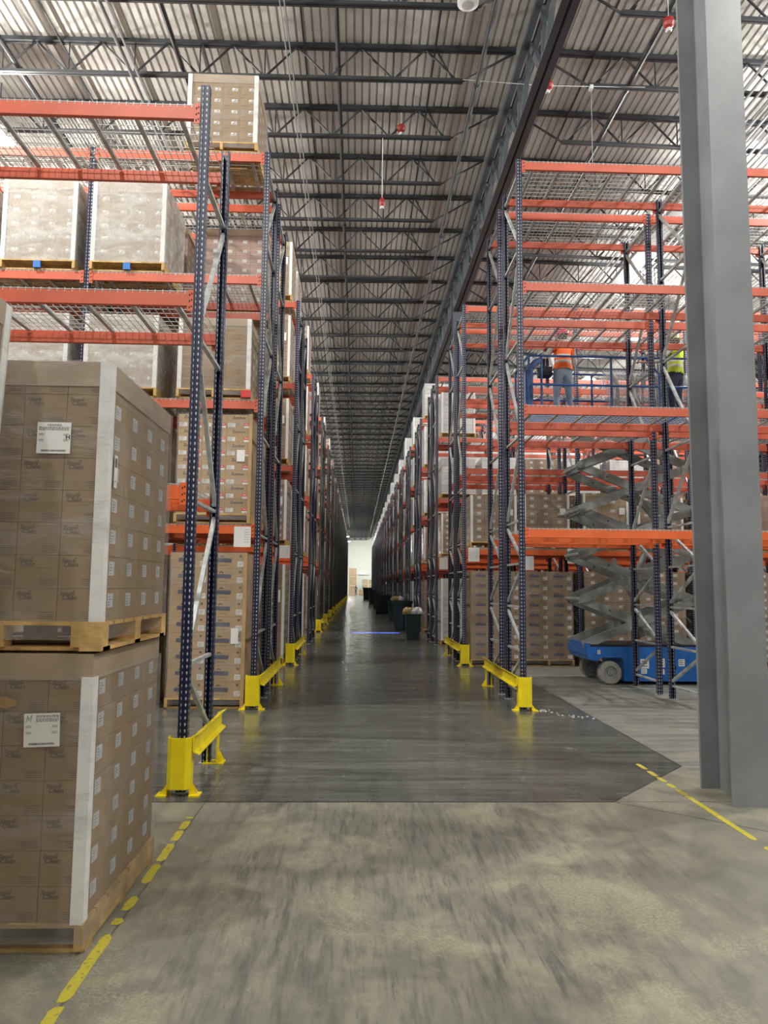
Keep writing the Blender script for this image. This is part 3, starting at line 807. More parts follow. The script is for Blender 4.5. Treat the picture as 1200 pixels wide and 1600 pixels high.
def load(label, x, y, z, w, d, layers, nx, ny, ch, style, wrapm, cap=.12, boards=True, pal='wood', group=None, palkw={}, rz=0.0, loose=0.0, extra=None, overhang=0.02):
    """palletised cartons; origin = front-left-bottom corner of the pallet"""
    L = thing('pallet_load', label, 'pallet load', (x, y, z), rz, group)
    ob('pallet', pallet(w, d, pal, **palkw), L)
    o = overhang; cw, cdp = (w - 2 * o) / nx, (d - 2 * o) / ny
    me = get_carton(round(cw, 4), round(cdp, 4), ch, style); z0 = .136
    for k in range(layers):
        for i in range(nx):
            for j in range(ny):
                if j == 0 or i == nx - 1 or (i == 0 and x > 0):
                    jit = loose * random.uniform(-1, 1)
                    ob('carton', me, L, (o + i * cw + jit, o + j * cdp + jit * .5, z0 + k * ch))
    top = z0 + layers * ch
    if cap:
        ob('cap_sheet', MB().box(o - .006, w - o + .006, o - .006, d - o + .006, top - cap, top + .006, 'cap_board'), L)
    if boards:
        for q in (0, 1):
            c = MB(); xx = o - .008 if q == 0 else w - o + .008; s = 1 if q == 0 else -1
            xo = xx - s * .004
            P = [(xo, o - .014), (xo + s * .058, o - .014), (xo + s * .058, o - .009), (xo + s * .006, o - .009), (xo + s * .006, o + .045), (xo, o + .045)]
            c.prism(P if s > 0 else P[::-1], .13, top + .002, 'white_paper')
            ob('corner_board', c, L)
    if wrapm:
        wv = MB(); a = o - .016; n_ = 10
        P = [(a, a), (w - a, a), (w - a, d - a), (a, d - a)]
        zb_ = .05 if wrapm == 'wrap_clear' else .137
        zs = [zb_ + (top + .01 - zb_) * i / n_ for i in range(n_ + 1)]
        for zz in zs:
            for px, py in P: wv.v.append((px, py, zz))
        for i in range(n_):
            for k in range(4):
                j = (k + 1) % 4; wv.face((i * 4 + k, i * 4 + j, i * 4 + 4 + j, i * 4 + 4 + k), wrapm)
        ob('stretch_wrap', wv, L)
    return L
# --- the two loads stacked at left foreground
L1 = load('lower wrapped pallet of brown cartons on the floor at left foreground', -2.225, 3.545, 0, 1.02, 1.17, 7, 5, 4, .1545, 'clean', 'wrap_clear', cap=0, pal='wood_worn', overhang=.015)
def shear(objs, L, k, z0=.13):
    """lean of the lower stack: children shifted to +x with height"""
    pass
o = bag_label(.162, .150, True); ob('shipping_label', o, L1, (.715, -.004, .905), rot=(0, math.radians(-2), 0))
o = MB(); o.box(0, 1.0, 0, 1.15, 0, .12, 'cap_board'); ob('cap_sheet', o, L1, (.008, .008, 1.205))
for (xx, zz, ww) in ((.40, 1.105, .32), (.40, .62, .23)):
    q = MB(); n_ = 7
    for i in range(n_): q.v += [(i / n_ * ww, -.012 - .006 * (i % 2), .02 + .012 * math.sin(i * 1.7)), (i / n_ * ww, -.004, -.012 - .008 * (i % 3))]
    for i in range(n_ - 1): q.face((2 * i, 2 * i + 1, 2 * i + 3, 2 * i + 2), 'carton_tan')
    ob('torn_flap', q, L1, (xx, -.002, zz))
L2 = load('upper wrapped pallet of brown cartons stacked on the lower one, left foreground', -2.225, 3.545, 1.338, 1.04, 1.17, 8, 5, 4, .1545, 'clean', 'wrap_clear', cap=.115, palkw={'block': True}, overhang=.018)
ob('shipping_label', bag_label(.158, .150), L2, (.695, .000, .925))
q = MB(); q.box(0, .0008, 0, .045, 0, .16, 'white_paper'); q.box(.0008, .0014, .008, .036, .10, .145, 'ink'); q.box(.0008, .0014, .01, .03, .03, .034, 'ink'); ob('side_label', q, L2, (1.032, .10, .78))
L3 = load('wrapped pallet load cut off by the left edge of the photo', -2.78, 2.2, 0, 1.02, 1.15, 7, 4, 4, .165, 'clean', 'wrap_clear', cap=.10, overhang=.02)
L4 = load('tall upper load cut off by the left edge, stacked beside the foreground pallets', -2.68, 2.24, 1.33, 1.02, 1.15, 9, 4, 4, .165, 'clean', 'wrap_clear', cap=.10, overhang=.02)
L4.rotation_euler = (0, math.radians(2.2), 0)
ob('corner_board', MB().box(1.0, 1.008, 1.10, 1.155, .13, 1.625, 'white_paper').box(.95, 1.008, 1.15, 1.158, .13, 1.625, 'white_paper'), L4)

# --- left row of racks (first double row)
yA = ROW0 - .03
G1 = 'pallets of the loaded left rack'
load('highest carton pallet at upper left, on the top beams against the roof', -2.56, yA, LV[3] + .02, 1.03, 1.15, 6, 4, 4, .172, 'brown', 'wrap_clear', cap=.12)
rl_ = load('pallet with ring-printed cartons and a red-painted pallet block, left rack second shelf', -2.56, yA, LV[1] + .02, 1.03, 1.15, 6, 3, 4, .168, 'ring', 'wrap_clear', cap=.10)
ob('painted_block', MB().box(.90, 1.035, -.006, .04, .018, .118, 'red_paint'), rl_)
zl = load('pallet of tan cartons with black lettering and red stickers on the first shelf', -2.53, yA, LV[0] + .02, 1.04, 1.1, 7, 3, 3, .198, 'zombos', 'wrap_clear', cap=0, boards=False)
ob('corner_board', MB().box(1.0, 1.045, -.004, .0, .0, 1.53, 'carton_tan'), zl); ob('shipping_label', MB().box(.84, .95, -.006, -.002, .86, 1.02, 'white_paper'), zl)
vl = load('floor pallet of tan cartons with dark blue banner printing', -2.56, yA, 0.001, 1.05, 1.15, 9, 2, 3, .217, 'blue', 'wrap_clear', cap=0, boards=False, loose=.003)
ob('corner_board', MB().box(1.005, 1.055, -.004, .0, .0, 2.09, 'carton_tan'), vl)
ob('shipping_label', MB().box(.86, .96, -.006, -.002, .86, 1.07, 'white_paper'), vl)
load('bright film-wrapped pallet with a blue block, third shelf, nearer the aisle', -3.84, yA, LV[2] + .02, 1.05, 1.15, 6, 4, 4, .195, 'brown', 'wrap_glare', cap=.14, palkw={'blue': True})
load('bright film-wrapped pallet with a blue block, third shelf at the left edge', -5.09, yA, LV[2] + .02, 1.05, 1.15, 6, 4, 4, .195, 'brown', 'wrap_glare', cap=.12, palkw={'blue': True})
load('bright film-wrapped pallet behind the wire deck, second shelf, nearer the aisle', -3.86, yA, LV[1] + .02, 1.03, 1.15, 6, 4, 4, .172, 'brown', 'wrap_glare', cap=.10)
load('bright film-wrapped pallet behind the wire deck, second shelf at left', -5.10, yA, LV[1] + .02, 1.03, 1.15, 6, 4, 4, .172, 'brown', 'wrap_glare', cap=.10)
load('third-shelf pallet cut off by the left photo edge', -6.3, yA, LV[2] + .02, 1.03, 1.15, 6, 4, 4, .19, 'brown', 'wrap_glare', cap=.10)
load('shaded tan carton pallet left of the one with red stickers', -3.83, yA, LV[0] + .02, 1.04, 1.1, 7, 3, 3, .198, 'zombos', 'wrap_clear', cap=0, boards=False)
load('shaded floor pallet left of the blue-banner cartons', -3.86, yA, .001, 1.06, 1.15, 9, 2, 3, .217, 'blue', 'wrap_clear', cap=0, boards=False)

# --- block loads for everything further off
BL = {}
def block_mesh(w, d, h, m, boards, pal=True, cap=.10):
    key = (w, d, h, m, boards, cap)
    if key in BL: return BL[key]
    pm = pallet(w, d)
    b = MB(); o = .02; b.box(o, w - o, o, d - o, .136, h, m)
    s = b.mesh('cartons')
    qs = None
    if boards:
        qs = []
        for xx, s_ in ((o - .004, 1), (w - o + .004, -1)):
            q = MB(); qs.append(q)
            q.box(min(xx, xx + s_ * .055), max(xx, xx + s_ * .055), o - .008, o - .002, .13, h, 'white_paper')
            q.box(min(xx, xx + s_ * .004), max(xx, xx + s_ * .004), o - .008, o + .045, .13, h, 'white_paper')
            q.box(min(xx, xx + s_ * .004), max(xx, xx + s_ * .004), d - o - .045, d - o + .006, .13, h, 'white_paper')
        qs = [q.mesh('corner_board') for q in qs]
    c = MB().box(o - .006, w - o + .006, o - .006, d - o + .006, h - cap, h + .004, 'cap_board').mesh('cap_sheet') if cap else None
    lb = MB(); lb.box(w * .78, w * .9, o - .012, o - .009, h * .62, h * .74, 'white_paper'); lb = lb.mesh('shipping_label')
    BL[key] = (pm, s, qs, c, lb); return BL[key]
def block_load(label, x, y, z, h, m, boards=True, cap=.10, group=None, w=1.04, d=1.12, lab=True):
    L = thing('pallet_load', label, 'pallet load', (x, y, z), group=group)
    pm, s, q, c, lb = block_mesh(w, d, h, m, boards, cap=cap)
    ob('pallet', pm, L); ob('cartons', s, L)
    for q_ in (q or ()): ob('corner_board', q_, L)
    if c: ob('cap_sheet', c, L)
    if lab and boards: ob('shipping_label', lb, L)
    return L
def zlev(l): return 0.001 if l < 0 else LV[l] + .02
SH = ['floor', 'first shelf', 'second shelf', 'third shelf', 'top shelf']
rnd = random.Random(11)
# rear of left first double row
for l in (-1, 0, 1, 2, 3):
    for ci, xx in enumerate((-2.56, -3.86, -5.1)):
        if l == 3 : continue
        block_load('brown pallet, back of loaded left rack, %s, %s from the aisle' % (SH[l + 1], ORD[ci]), xx, yA + GAP + .05, zlev(l), [1.9, 1.5, 1.55, 1.4, 1.2][l + 1], 'block_brown' if l != 2 else 'block_pink', boards=False, cap=.1 if l > 0 else 0)
for l in range(-1, 4):
    for ci, xx in enumerate((-2.56, -3.86)):
        m_ = 'block_brown' if l != 0 else 'block_pink'
        hh = [2.1, 1.42, 1.45, 1.5, 1.35][l + 1]
        if ci == 1 and l == 3: continue
        block_load('wrapped pallet, third left rack row, %s, %s from the aisle' % (SH[l + 1], ORD[ci]), xx, row_y(1) - .03, zlev(l), hh, m_, True, .1 if l >= 0 else 0)
    block_load('wrapped pallet in the back half of the third left rack row, %s' % SH[l + 1], -2.56, row_y(1) + GAP + .05, zlev(l), [2.0, 1.4, 1.45, 1.5, 1.35][l + 1], 'block_brown', True, .1 if l >= 0 else 0)
for k in range(2, NROW):
    for l in range(-1, 4):
        if k == 2:
            lab = 'wrapped pallet in the fourth left rack row, %s, at the aisle end' % SH[l + 1]; g = None
        else:
            lab, g = 'distant wrapped pallet in the left rack rows', 'distant loads in left racks'
        hh = rnd.choice((1.35, 1.45, 1.5)) if l >= 0 else 2.0
        if l == 3: hh = rnd.choice((1.0, 1.3, 1.45))
        block_load(lab, -2.56, row_y(k) - .03, zlev(l), hh, 'block_brown' if (k < 4 and l < 3) else 'block_pink', k < 6, 0, g, lab=k < 5)
# right side
nums = lambda i: ORD[i]
for ci, xx in enumerate((2.40, 3.55, 4.85, 6.05, 7.4, 8.6)):
    L = block_load('brown carton pallet on the floor behind the empty right rack, %s from the aisle' % ORD[ci], xx, row_y(1) - .02, .001, 2.02 if ci else 2.05, 'block_brown', False, 0, None) if ci not in (0, 1) else \
        load('floor pallet of brown cartons behind the empty right rack, %s from the aisle' % ORD[ci], xx, row_y(1) - .02, .001, 1.08, 1.12, 9, 2, 2, .207, 'darkblue', 'wrap_clear', cap=0, boards=False)
    block_load('wrapped carton pallet on the first shelf behind the empty right rack, %s from the aisle' % ORD[ci], xx, row_y(1) - .02, zlev(0), 1.15 + .04 * (ci % 3), ['block_brown', 'block_brown', 'block_tan', 'block_brown', 'block_brown', 'block_pink'][ci], True, .0, None)
for l, hh in ((1, 1.2), (0, 1.3), (-1, 1.9), (2, 1.35)):
    for ci, xx in enumerate((2.40, 3.6, 4.88, 6.1, 7.4, 8.6)):
        if l == 2 and ci > 0: continue
        block_load('pale wrapped pallet, third right rack row, %s, %s from the aisle' % (SH[l + 1], ORD[ci]), xx, row_y(2) - .02, zlev(l), hh + .03 * (ci % 2), 'block_white' if (ci + l) % 3 else 'block_brown', ci % 2 == 0 and l != 1, 0, None)
for k in range(3, NROWR):
    for l in range(-1, 4):
        near_ = k == 3
        lab = 'pale wrapped pallet in the fourth right rack row, %s, at the aisle end' % SH[l + 1] if near_ else 'distant wrapped pallet in the right rack rows'
        hh = rnd.choice((1.35, 1.45, 1.55)) if l >= 0 else 1.9
        block_load(lab, 2.40, row_y(k) - .03, zlev(l), hh, 'block_white' if (l > 0 or k % 3) else 'block_brown', k < 7 and rnd.random() < .5, 0, None if near_ else 'distant loads in right racks', lab=False)
for k in (3, 4):
    for l in (0, 1, 2):
        for ci in range(1, 6):
            block_load('distant wrapped pallet in the right rack rows', 2.40 + 1.23 * ci, row_y(k) - .03, zlev(l), rnd.choice((1.1, 1.3, 1.45)), rnd.choice(('block_white', 'block_brown')), False, 0, 'distant loads in right racks', lab=False)

# shelf signs (white location cards hung on the first beams)
def sign(label, x, y, z, w=.22, h=.27):
    b = MB(); b.box(0, w, -.003, 0, -h, 0, 'white_paper')
    for i in range(6): b.box(w * .62, w * .92, -.004, -.003, -h * (.15 + .12 * i) - .003, -h * (.15 + .12 * i), 'ink')
    return tag(ob('location_card', b, None, (x, y, z)), label, 'card')
sign('white location card on the orange beam above the blue-banner cartons', -1.70, ROW0 - .012, 2.45, .23, .28)
sign('white location card on the third left rack row beam', -1.66, row_y(1) - .05, 2.50)
sign('white location card near the aisle on the second right rack row', 2.36, row_y(1) - .05, 2.50, .24, .3)
sign('white location card mid-bay on the second right rack row', 3.55, row_y(1) - .05, 2.33, .22, .3)
sign('white location card left of the scissor lift arms', 4.50, row_y(1) - .05, 2.50, .26, .32)
sign('white location card on the third right rack row', 2.36, row_y(2) - .05, 2.50, .24, .34)

# ------------------------------------------------------------------ scissor lift
LFX, LFY = 3.98, 12.98
LW, LB = 1.16, 2.75
lift = thing('scissor_lift', 'blue scissor lift raised high between the right rack rows', 'scissor lift', (LFX, LFY, 0))
b = MB()
P = [(0.0, .62), (.05, .42), (.22, .40), (.25, .46), (.62, .46), (.66, .40), (.66, .0 + .06), (LB - .45, .06), (LB - .42, .40), (LB, .42), (LB, .64), (.02, .64)]
b.prism(P, 0.0, LW, 'lift_blue', 'y'); b.box(.08, LB - .1, .10, LW - .1, .64, .68, 'black')
b.box(.0, .08, .02, LW - .02, .50, .70, 'lift_blue')
ob('chassis', b, lift)
for x_, y_ in ((.42, -.02), (.42, LW - .12), (LB - .2, -.02), (LB - .2, LW - .12)):
    w_ = MB(); w_.lathe([(.112, .004), (.118, -.004), (.180, -.004), (.197, .012), (.20, .03), (.20, .11), (.197, .13), (.180, .144), (.118, .144), (.112, .136)], 'tire', 32, (0, 0, 0), 'y', False); wo = ob('wheel', w_, lift, (x_, y_, .20))
    hb_ = MB(); hb_.lathe([(.114, .004), (.106, .030), (.060, .032), (.052, .004), (.030, .000), (.026, -.016), (.001, -.018)], 'lift_arm', 24, (0, 0, 0), 'y', False); hb_.lathe([(.114, .13), (.001, .13)], 'lift_arm', 24, (0, 0, 0), 'y', False)
    for a_ in range(5):
        t_ = a_ * 1.2566; hb_.lathe([(.008, .028), (.008, .020), (.001, .019)], 'galvanized', 6, (.082 * math.cos(t_), 0, .082 * math.sin(t_)), 'y', False)
    ob('hub', hb_, wo)
for x_, z_, w_, h_ in ((.95, .28, .15, .16), (.96, .19, .10, .08), (1.26, .30, .12, .15), (1.28, .18, .09, .09), (1.62, .32, .11, .12), (.20, .52, .05, .07)):
    b = MB(); b.box(x_, x_ + w_, -.004, 0, z_, z_ + h_, 'white_paper')
    for i in range(3): b.box(x_ + .01, x_ + w_ * .8, -.005, -.004, z_ + h_ * (.2 + .27 * i), z_ + h_ * (.28 + .27 * i), 'red_ink' if i == 2 and w_ > .14 else 'ink')
    ob('decal', b, lift)
b = MB(); b.box(1.42, 1.62, -.006, 0, .20, .44, 'lift_blue'); b.box(1.44, 1.50, -.010, 0, .24, .30, 'black'); b.box(1.54, 1.58, -.010, 0, .26, .33, 'black'); ob('hatch', b, lift)
# scissor arms: five crossed pairs on two planes
NS, HS, XA, XB = 5, .80, -.02, 2.02; Z0 = .66
for k in range(NS):
    za, zb = Z0 + k * HS, Z0 + (k + 1) * HS
    for y_, yo in ((.14, 0), (LW - .20, 0)):
        ar = MB()
        ar.bar((XA, y_, za), (XB, y_, zb), .05, .15, 'lift_arm', up=(0, 0, 1)); ob('scissor_arm', ar, lift)
        ar = MB(); ar.bar((XB, y_ + .06, za), (XA, y_ + .06, zb), .05, .15, 'lift_arm', up=(0, 0, 1))
        for q in (.25, .42, .75): 
            px, pz = XB + (XA - XB) * q, za + (zb - za) * q; ar.lathe([(.014, -.002), (.0141, .0)], 'black', 10, (px, y_ + .033, pz), 'y')
        ob('scissor_arm', ar, lift)
    for x_, z_ in ((XA, zb), (XB, zb), ((XA + XB) / 2, (za + zb) / 2)):
        pn = MB()
        pn.tube([(x_, .06, z_), (x_, LW - .06, z_)], .035, 'lift_arm', 12)
        pn.tube([(x_, .07, z_), (x_, .10, z_)], .065, 'lift_arm', 14)
        ob('pivot_pin', pn, lift)
b = MB(); b.tube([(1.2, .5, .8), (1.0, .5, 1.6), (1.5, .5, 2.9), (1.1, .5, 3.4)], .06, 'lift_arm', 12); b.tube([(1.3, .55, .9), (.7, .55, 2.2)], .035, 'galvanized', 10); ob('hydraulic_ram', b, lift)
ZP = 4.74
b = MB(); b.box(-.95, 2.6, .02, LW - .02, ZP - .12, ZP, 'lift_rail'); b.box(-.97, 2.62, 0, .03, ZP - .14, ZP + .13, 'lift_rail'); b.box(-.97, 2.62, LW - .03, LW, ZP - .14, ZP + .13, 'lift_rail'); ob('platform', b, lift)
b = MB()
for y_ in (.02, LW - .02):
    for z_ in (ZP + .55, ZP + 1.08): b.tube([(-.95, y_, z_), (2.6, y_, z_)], .020, 'lift_rail', 8)
    for x_ in (-.95, -.72, .55, 1.55, 2.6): b.tube([(x_, y_, ZP), (x_, y_, ZP + 1.08)], .022, 'lift_rail', 8)
    b.tube([(1.18, y_, ZP + 1.08), (1.42, y_, ZP + .80), (1.45, y_, ZP)], .022, 'lift_rail', 8)
for x_ in (-.95, 2.6):
    for z_ in (ZP + .55, ZP + 1.08): b.tube([(x_, .02, z_), (x_, LW - .02, z_)], .020, 'lift_rail', 8)
ob('guard_rail', b, lift)
b = MB(); b.box(-.98, -.84, .15, .35, ZP + .10, ZP + .86, 'lift_rail'); b.bar((-.95, .2, ZP + .84), (-.72, .3, ZP + 1.10), .22, .05, 'lift_rail'); b.box(-.68, -.46, .25, .5, ZP + .80, ZP + .96, 'dark_cloth'); b.box(-.62, -.58, .3, .34, ZP + .98, ZP + 1.12, 'black'); ob('control_panel', b, lift)
# spare wire decks standing on the platform
dk = deck_mb(1.15, 1.02)
dkm = dk.mesh('wire_deck')
for i in range(7):
    o = ob('wire_deck', dkm, None, (LFX + .62 + .05 * i, LFY + .52 + .055 * i, ZP + .01), rot=(math.radians(82 - i), 0, 0)) if i < 4 else ob('wire_deck', dkm, None, (LFX + 1.55 + .03 * i, LFY + .30 + .06 * i, ZP + .01), rot=(math.radians(83 - i), 0, 0))
    for v in (): pass
    tag(o, 'loose wire deck panel standing upright on the lift platform between the workers', 'wire deck', 'spare wire decks on the lift')

# ------------------------------------------------------------------ people
def person(label, loc, rz, scale, arm_l, arm_r, vest, hat, pants, lean=0.0, shirt='shirt', extra_arm=None):
    """skeleton in metres for a 1.76 m figure facing +y.  arm_x = (elbow, wrist) points"""
    g = thing('person', label, 'person', loc, rz)
    V, E, R = [], [], []
    def p(co, r, par=None):
        V.append(Vector(co)); R.append(r if isinstance(r, tuple) else (r, r)); i = len(V) - 1
        if par is not None: E.append((par, i))
        return i
    pel = p((0, 0, .96), (.165, .125)); w_ = p((0, .0, 1.08), (.150, .115), pel); ch = p((0, .01, 1.28), (.175, .125), w_); sh = p((0, .0, 1.42), (.150, .100), ch)
    nk = p((0, .01, 1.50), .060, sh); hd = p((0, .03, 1.58), (.078, .090), nk); ht = p((0, .03, 1.68), (.080, .098), hd); p((0, .02, 1.74), (.055, .07), ht)
    nose = p((0, .125, 1.605), .013, hd)
    for s in (-1, 1):
        hip = p((s * .095, 0, .90), (.105, .11), pel); kn = p((s * .13, .02, .50), .068, hip); an = p((s * .15, -.02, .10), .045, kn); he = p((s * .15, -.03, .05), .045, an); p((s * .17, .14, .035), (.045, .03), he)
        el, wr = (arm_l if s < 0 else arm_r)
        a = p((s * .19, 0, 1.41), .065, sh); e_ = p(el, .043, a); u = p(wr, .030, e_)
        d = (Vector(wr) - Vector(el)).normalized(); side = d.cross(Vector((0, 0, 1))); side = side.normalized() if side.length > .1 else Vector((1, 0, 0))
        pm_ = p(Vector(wr) + d * .07, (.040, .018), u)
        for q, ln in ((-.028, .062), (-.009, .075), (.010, .070), (.028, .052)):
            k1 = p(Vector(wr) + d * .10 + side * q, .009, pm_); p(Vector(wr) + d * (.10 + ln * .9) + side * q * 1.1 - Vector((0, 0, .02)), .008, k1)
        t1 = p(Vector(wr) + d * .035 + side * .040, .010, pm_ if False else u); p(Vector(wr) + d * .075 + side * .062, .009, t1)
    import bmesh
    me = bpy.data.meshes.new('b'); q = bmesh.new(); ly = q.verts.layers.skin.verify()
    bv = [q.verts.new(v) for v in V]
    for i, r_ in enumerate(R): bv[i][ly].radius = r_; bv[i][ly].use_root = (i == 0)
    for i, j in E: q.edges.new((bv[i], bv[j]))
    q.to_mesh(me); q.free(); tmp = bpy.data.objects.new('b', me); COL.objects.link(tmp)
    sk = tmp.modifiers.new('s', 'SKIN')
    ss = tmp.modifiers.new('ss', 'SUBSURF'); ss.levels = 2; ss.render_levels = 2
    dg = bpy.context.evaluated_depsgraph_get(); dg.update(); bm_ = bpy.data.meshes.new_from_object(tmp.evaluated_get(dg)); bpy.data.objects.remove(tmp)
    bm_.materials.clear()
    for nm in ('skin', shirt, pants, 'boot'): bm_.materials.append(M[nm])
    tors, hatv = [], []
    for pl in bm_.polygons:
        c_ = pl.center; pl.use_smooth = True
        fore = any((c_ - Vector(a_[1])).length < .16 or (c_ - (Vector(a_[0]) * .45 + Vector(a_[1]) * .55)).length < .08 for a_ in (arm_l, arm_r))
        pl.material_index = 3 if c_.z < .11 else 2 if c_.z < 1.0 and abs(c_.x) < .3 and not fore else 0 if (c_.z > 1.47 or fore) else 1
        if .97 < c_.z < 1.47 and abs(c_.x) < .205: tors.append(pl.index)
    body_ = ob('body', bm_, g)
    # vest: the torso's own surface pushed out
    vb = MB(); idx = {}
    for pi in tors:
        pl = bm_.polygons[pi]; f_ = []
        for vi in pl.vertices:
            if vi not in idx:
                v_ = bm_.vertices[vi]; idx[vi] = len(vb.v); vb.v.append(tuple(v_.co + v_.normal * .018))
            f_.append(idx[vi])
        cz = pl.center.z
        vb.face(f_, 'reflective' if (1.085 < cz < 1.13 or 1.20 < cz < 1.235) else vest)
    ob('vest', vb.mesh('vest', True), g)
    h_ = MB(); h_.lathe([(.150, .0), (.128, .006), (.122, .05), (.095, .10), (.05, .125), (.005, .132)], hat, 24, (0, .02, 1.655)); ob('hard_hat', h_.mesh('hard_hat', True), g)
    hb = MB(); hb.lathe([(.07, -.10), (.094, -.05), (.098, .0)], 'hair', 16, (0, .0, 1.655), closed=False); ob('hair', hb.mesh('hair', True), g)
    g.scale = (scale,) * 3
    return g
person('worker in orange safety vest, red hard hat and jeans on the scissor lift', (3.72 + .05, 13.42, ZP + .0), math.radians(12), .985, ((-.36, .12, 1.16), (-.46, .36, 1.10)), ((.27, .02, 1.13), (.24, .20, .95)), 'vest_orange', 'hat_red', 'denim')
person('worker in lime safety vest half hidden behind the foreground column', (5.93, 13.50, ZP), math.radians(40), .97, ((-.30, .18, 1.20), (-.40, .42, 1.22)), ((.27, .02, 1.13), (.26, .14, .90)), 'vest_lime', 'hat_yellow', 'dark_denim')
person('tiny dark-clothed figure walking at the far end of the aisle', (-.25, 141.0, 0), 2.6, 1.0, ((-.27, .02, 1.13), (-.26, .14, .90)), ((.27, .02, 1.13), (.26, .14, .90)), 'dark_cloth', 'dark_cloth', 'dark_cloth', shirt='dark_cloth')

# ------------------------------------------------------------------ bins along the right side
def bin_(label, x, y, w, h, round_=False, bags=0):
    g = thing('trash_bin', label, 'trash bin', (x, y, 0))
    b = MB()
    if round_: b.lathe([(w * .38, 0), (w * .46, h * .7), (w * .5, h * .92), (w * .54, h * .92), (w * .54, h), (w * .48, h), (w * .44, h * .1)], 'bin_green', 24)
    else:
        tp, bt = w / 2, w * .42
        for (z0, a0), (z1, a1) in (((0, bt), (h * .93, tp * .97)), ((h * .93, tp * 1.06), (h, tp * 1.06))):
            i0 = len(b.v); b.v += [(q * a, r_ * a, z) for z, a in ((z0, a0), (z1, a1)) for q, r_ in ((-1, -1), (1, -1), (1, 1), (-1, 1))]
            for k in range(4): b.face((i0 + k, i0 + (k + 1) % 4, i0 + 4 + (k + 1) % 4, i0 + 4 + k), 'bin_green')
            b.face((i0 + 4, i0 + 5, i0 + 6, i0 + 7), 'bin_green')
    ob('bin_body', b, g)
    rr = random.Random(int(y))
    for i in range(bags):
        q = MB(); r_ = w * rr.uniform(.28, .4); n_, m_ = 12, 8; cx, cy = rr.uniform(-.5, .5) * w * .8, rr.uniform(-.1, .2) * w; cz = h + r_ * .35
        for a in range(m_ + 1):
            ph = math.pi * a / m_
            for c_ in range(n_):
                t_ = 2 * math.pi * c_ / n_; k_ = r_ * (1 + .22 * rr.uniform(-1, 1)); q.v.append((cx + k_ * math.sin(ph) * math.cos(t_), cy + k_ * math.sin(ph) * math.sin(t_), cz + k_ * .8 * math.cos(ph)))
        for a in range(m_):
            for c_ in range(n_): q.face((a * n_ + c_, a * n_ + (c_ + 1) % n_, (a + 1) * n_ + (c_ + 1) % n_, (a + 1) * n_ + c_), 'plastic_white' if i != 1 else 'carton_tan')
        ob('plastic_waste', q.mesh('plastic_waste', True), g)
bin_('nearest square green bin overflowing with white plastic film, right of the aisle', 1.76, 23.7, .47, .80, bags=4)
bin_('large round dark green bin just behind the overflowing square one', 1.72, 28.4, .74, 1.12, True)
bin_('dark bin with pale plastic on top, third in the row of bins', 1.80, 36.5, .62, .95, bags=2)
bin_('dark green bin beside the far yellow guard on the right', 1.55, 46.0, .95, 1.15)
bin_('small dark bin farther down the right side of the aisle', 1.50, 57.0, .6, 1.15)
bin_('dark bin near the far end on the right', 1.45, 72.0, .8, 1.3, True)
bin_('farthest dark bin before the open end', 1.30, 95.0, 1.2, 1.5)
# far end stacks
def far_stack(label, x, y, w, layers, ph, m):
    g = thing('carton_stack', label, 'carton stack', (x, y, 0))
    for k in range(layers):
        q = MB(); q.box(0, w, 0, 1.2, .12, ph - .02, m); q.box(0, w, 0, 1.2, 0, .03, 'wood'); q.box(0, .1, 0, 1.2, .03, .12, 'wood'); q.box(w - .1, w, 0, 1.2, .03, .12, 'wood'); ob('pallet_tier', q, g, (0, 0, k * ph))
far_stack('tall stack of tan cartons against the far left end', -1.65, 146, 1.45, 3, 1.72, 'block_far')
far_stack('low stack of yellowish cartons, left of the two at the far wall', .95, 148, 1.15, 3, 1.02, 'block_tan')
far_stack('low stack of yellowish cartons, right of the two at the far wall', 2.25, 148, 1.15, 3, 1.0, 'block_tan')
g = thing('pallet_jack', 'small orange-brown cart beside the far figure', 'cart', (.28, 141.5, 0)); ob('body', MB().box(0, .75, 0, 1.0, .08, .95, 'carton_tan').box(.3, .36, -.1, 0, .5, 1.3, 'black'), g); ob('wheel', MB().lathe([(.1, 0), (.1, .1)], 'black', 12, (.2, -.02, .1), 'y').lathe([(.1, 0), (.1, .1)], 'black', 12, (.55, -.02, .1), 'y'), g)
tag(ob('wall_duct', MB().box(.2, 2.3, YF - .3, YF, 4.0, 4.35, 'lamp_body')), 'pale grey horizontal duct low on the far white wall', 'duct')

# ------------------------------------------------------------------ floor tape
def tape(label, pts, w, segs):
    b = MB(); rr = random.Random(5); p0, p1 = Vector((*pts[0], 0)), Vector((*pts[1], 0)); d = (p1 - p0); L = d.length; d.normalize(); s = Vector((-d.y, d.x, 0))
    for a, c in segs:
        n_ = max(3, int((c - a) * L / .03)); e = []
        for i in range(n_ + 1):
            q = p0 + d * L * (a + (c - a) * i / n_); wl = w / 2 * rr.uniform(.88, 1.05); wr_ = w / 2 * rr.uniform(.8, 1.05)
            if i in (0, n_): wl *= rr.uniform(.3, 1); wr_ *= rr.uniform(.3, 1)
            b.v += [tuple(q - s * wl + Vector((0, 0, .0015))), tuple(q + s * wr_ + Vector((0, 0, .0015)))]
            e.append(len(b.v) - 2)
        for i in range(n_): b.face((e[i], e[i + 1], e[i + 1] + 1, e[i] + 1), 'tape_yellow')
    return tag(ob('floor_line', b), label, 'floor line')
m = mat('tape_yellow', (.62, .52, .05), .6); t = NT(m); n1 = t.noise(t.map(t.coord(), (1, 1, 1)), 40, 4)
t.l(t.mix(t.ramp(n1, .55, .68), (.58, .50, .05), (.25, .23, .12)), t.b.inputs['Base Color'])
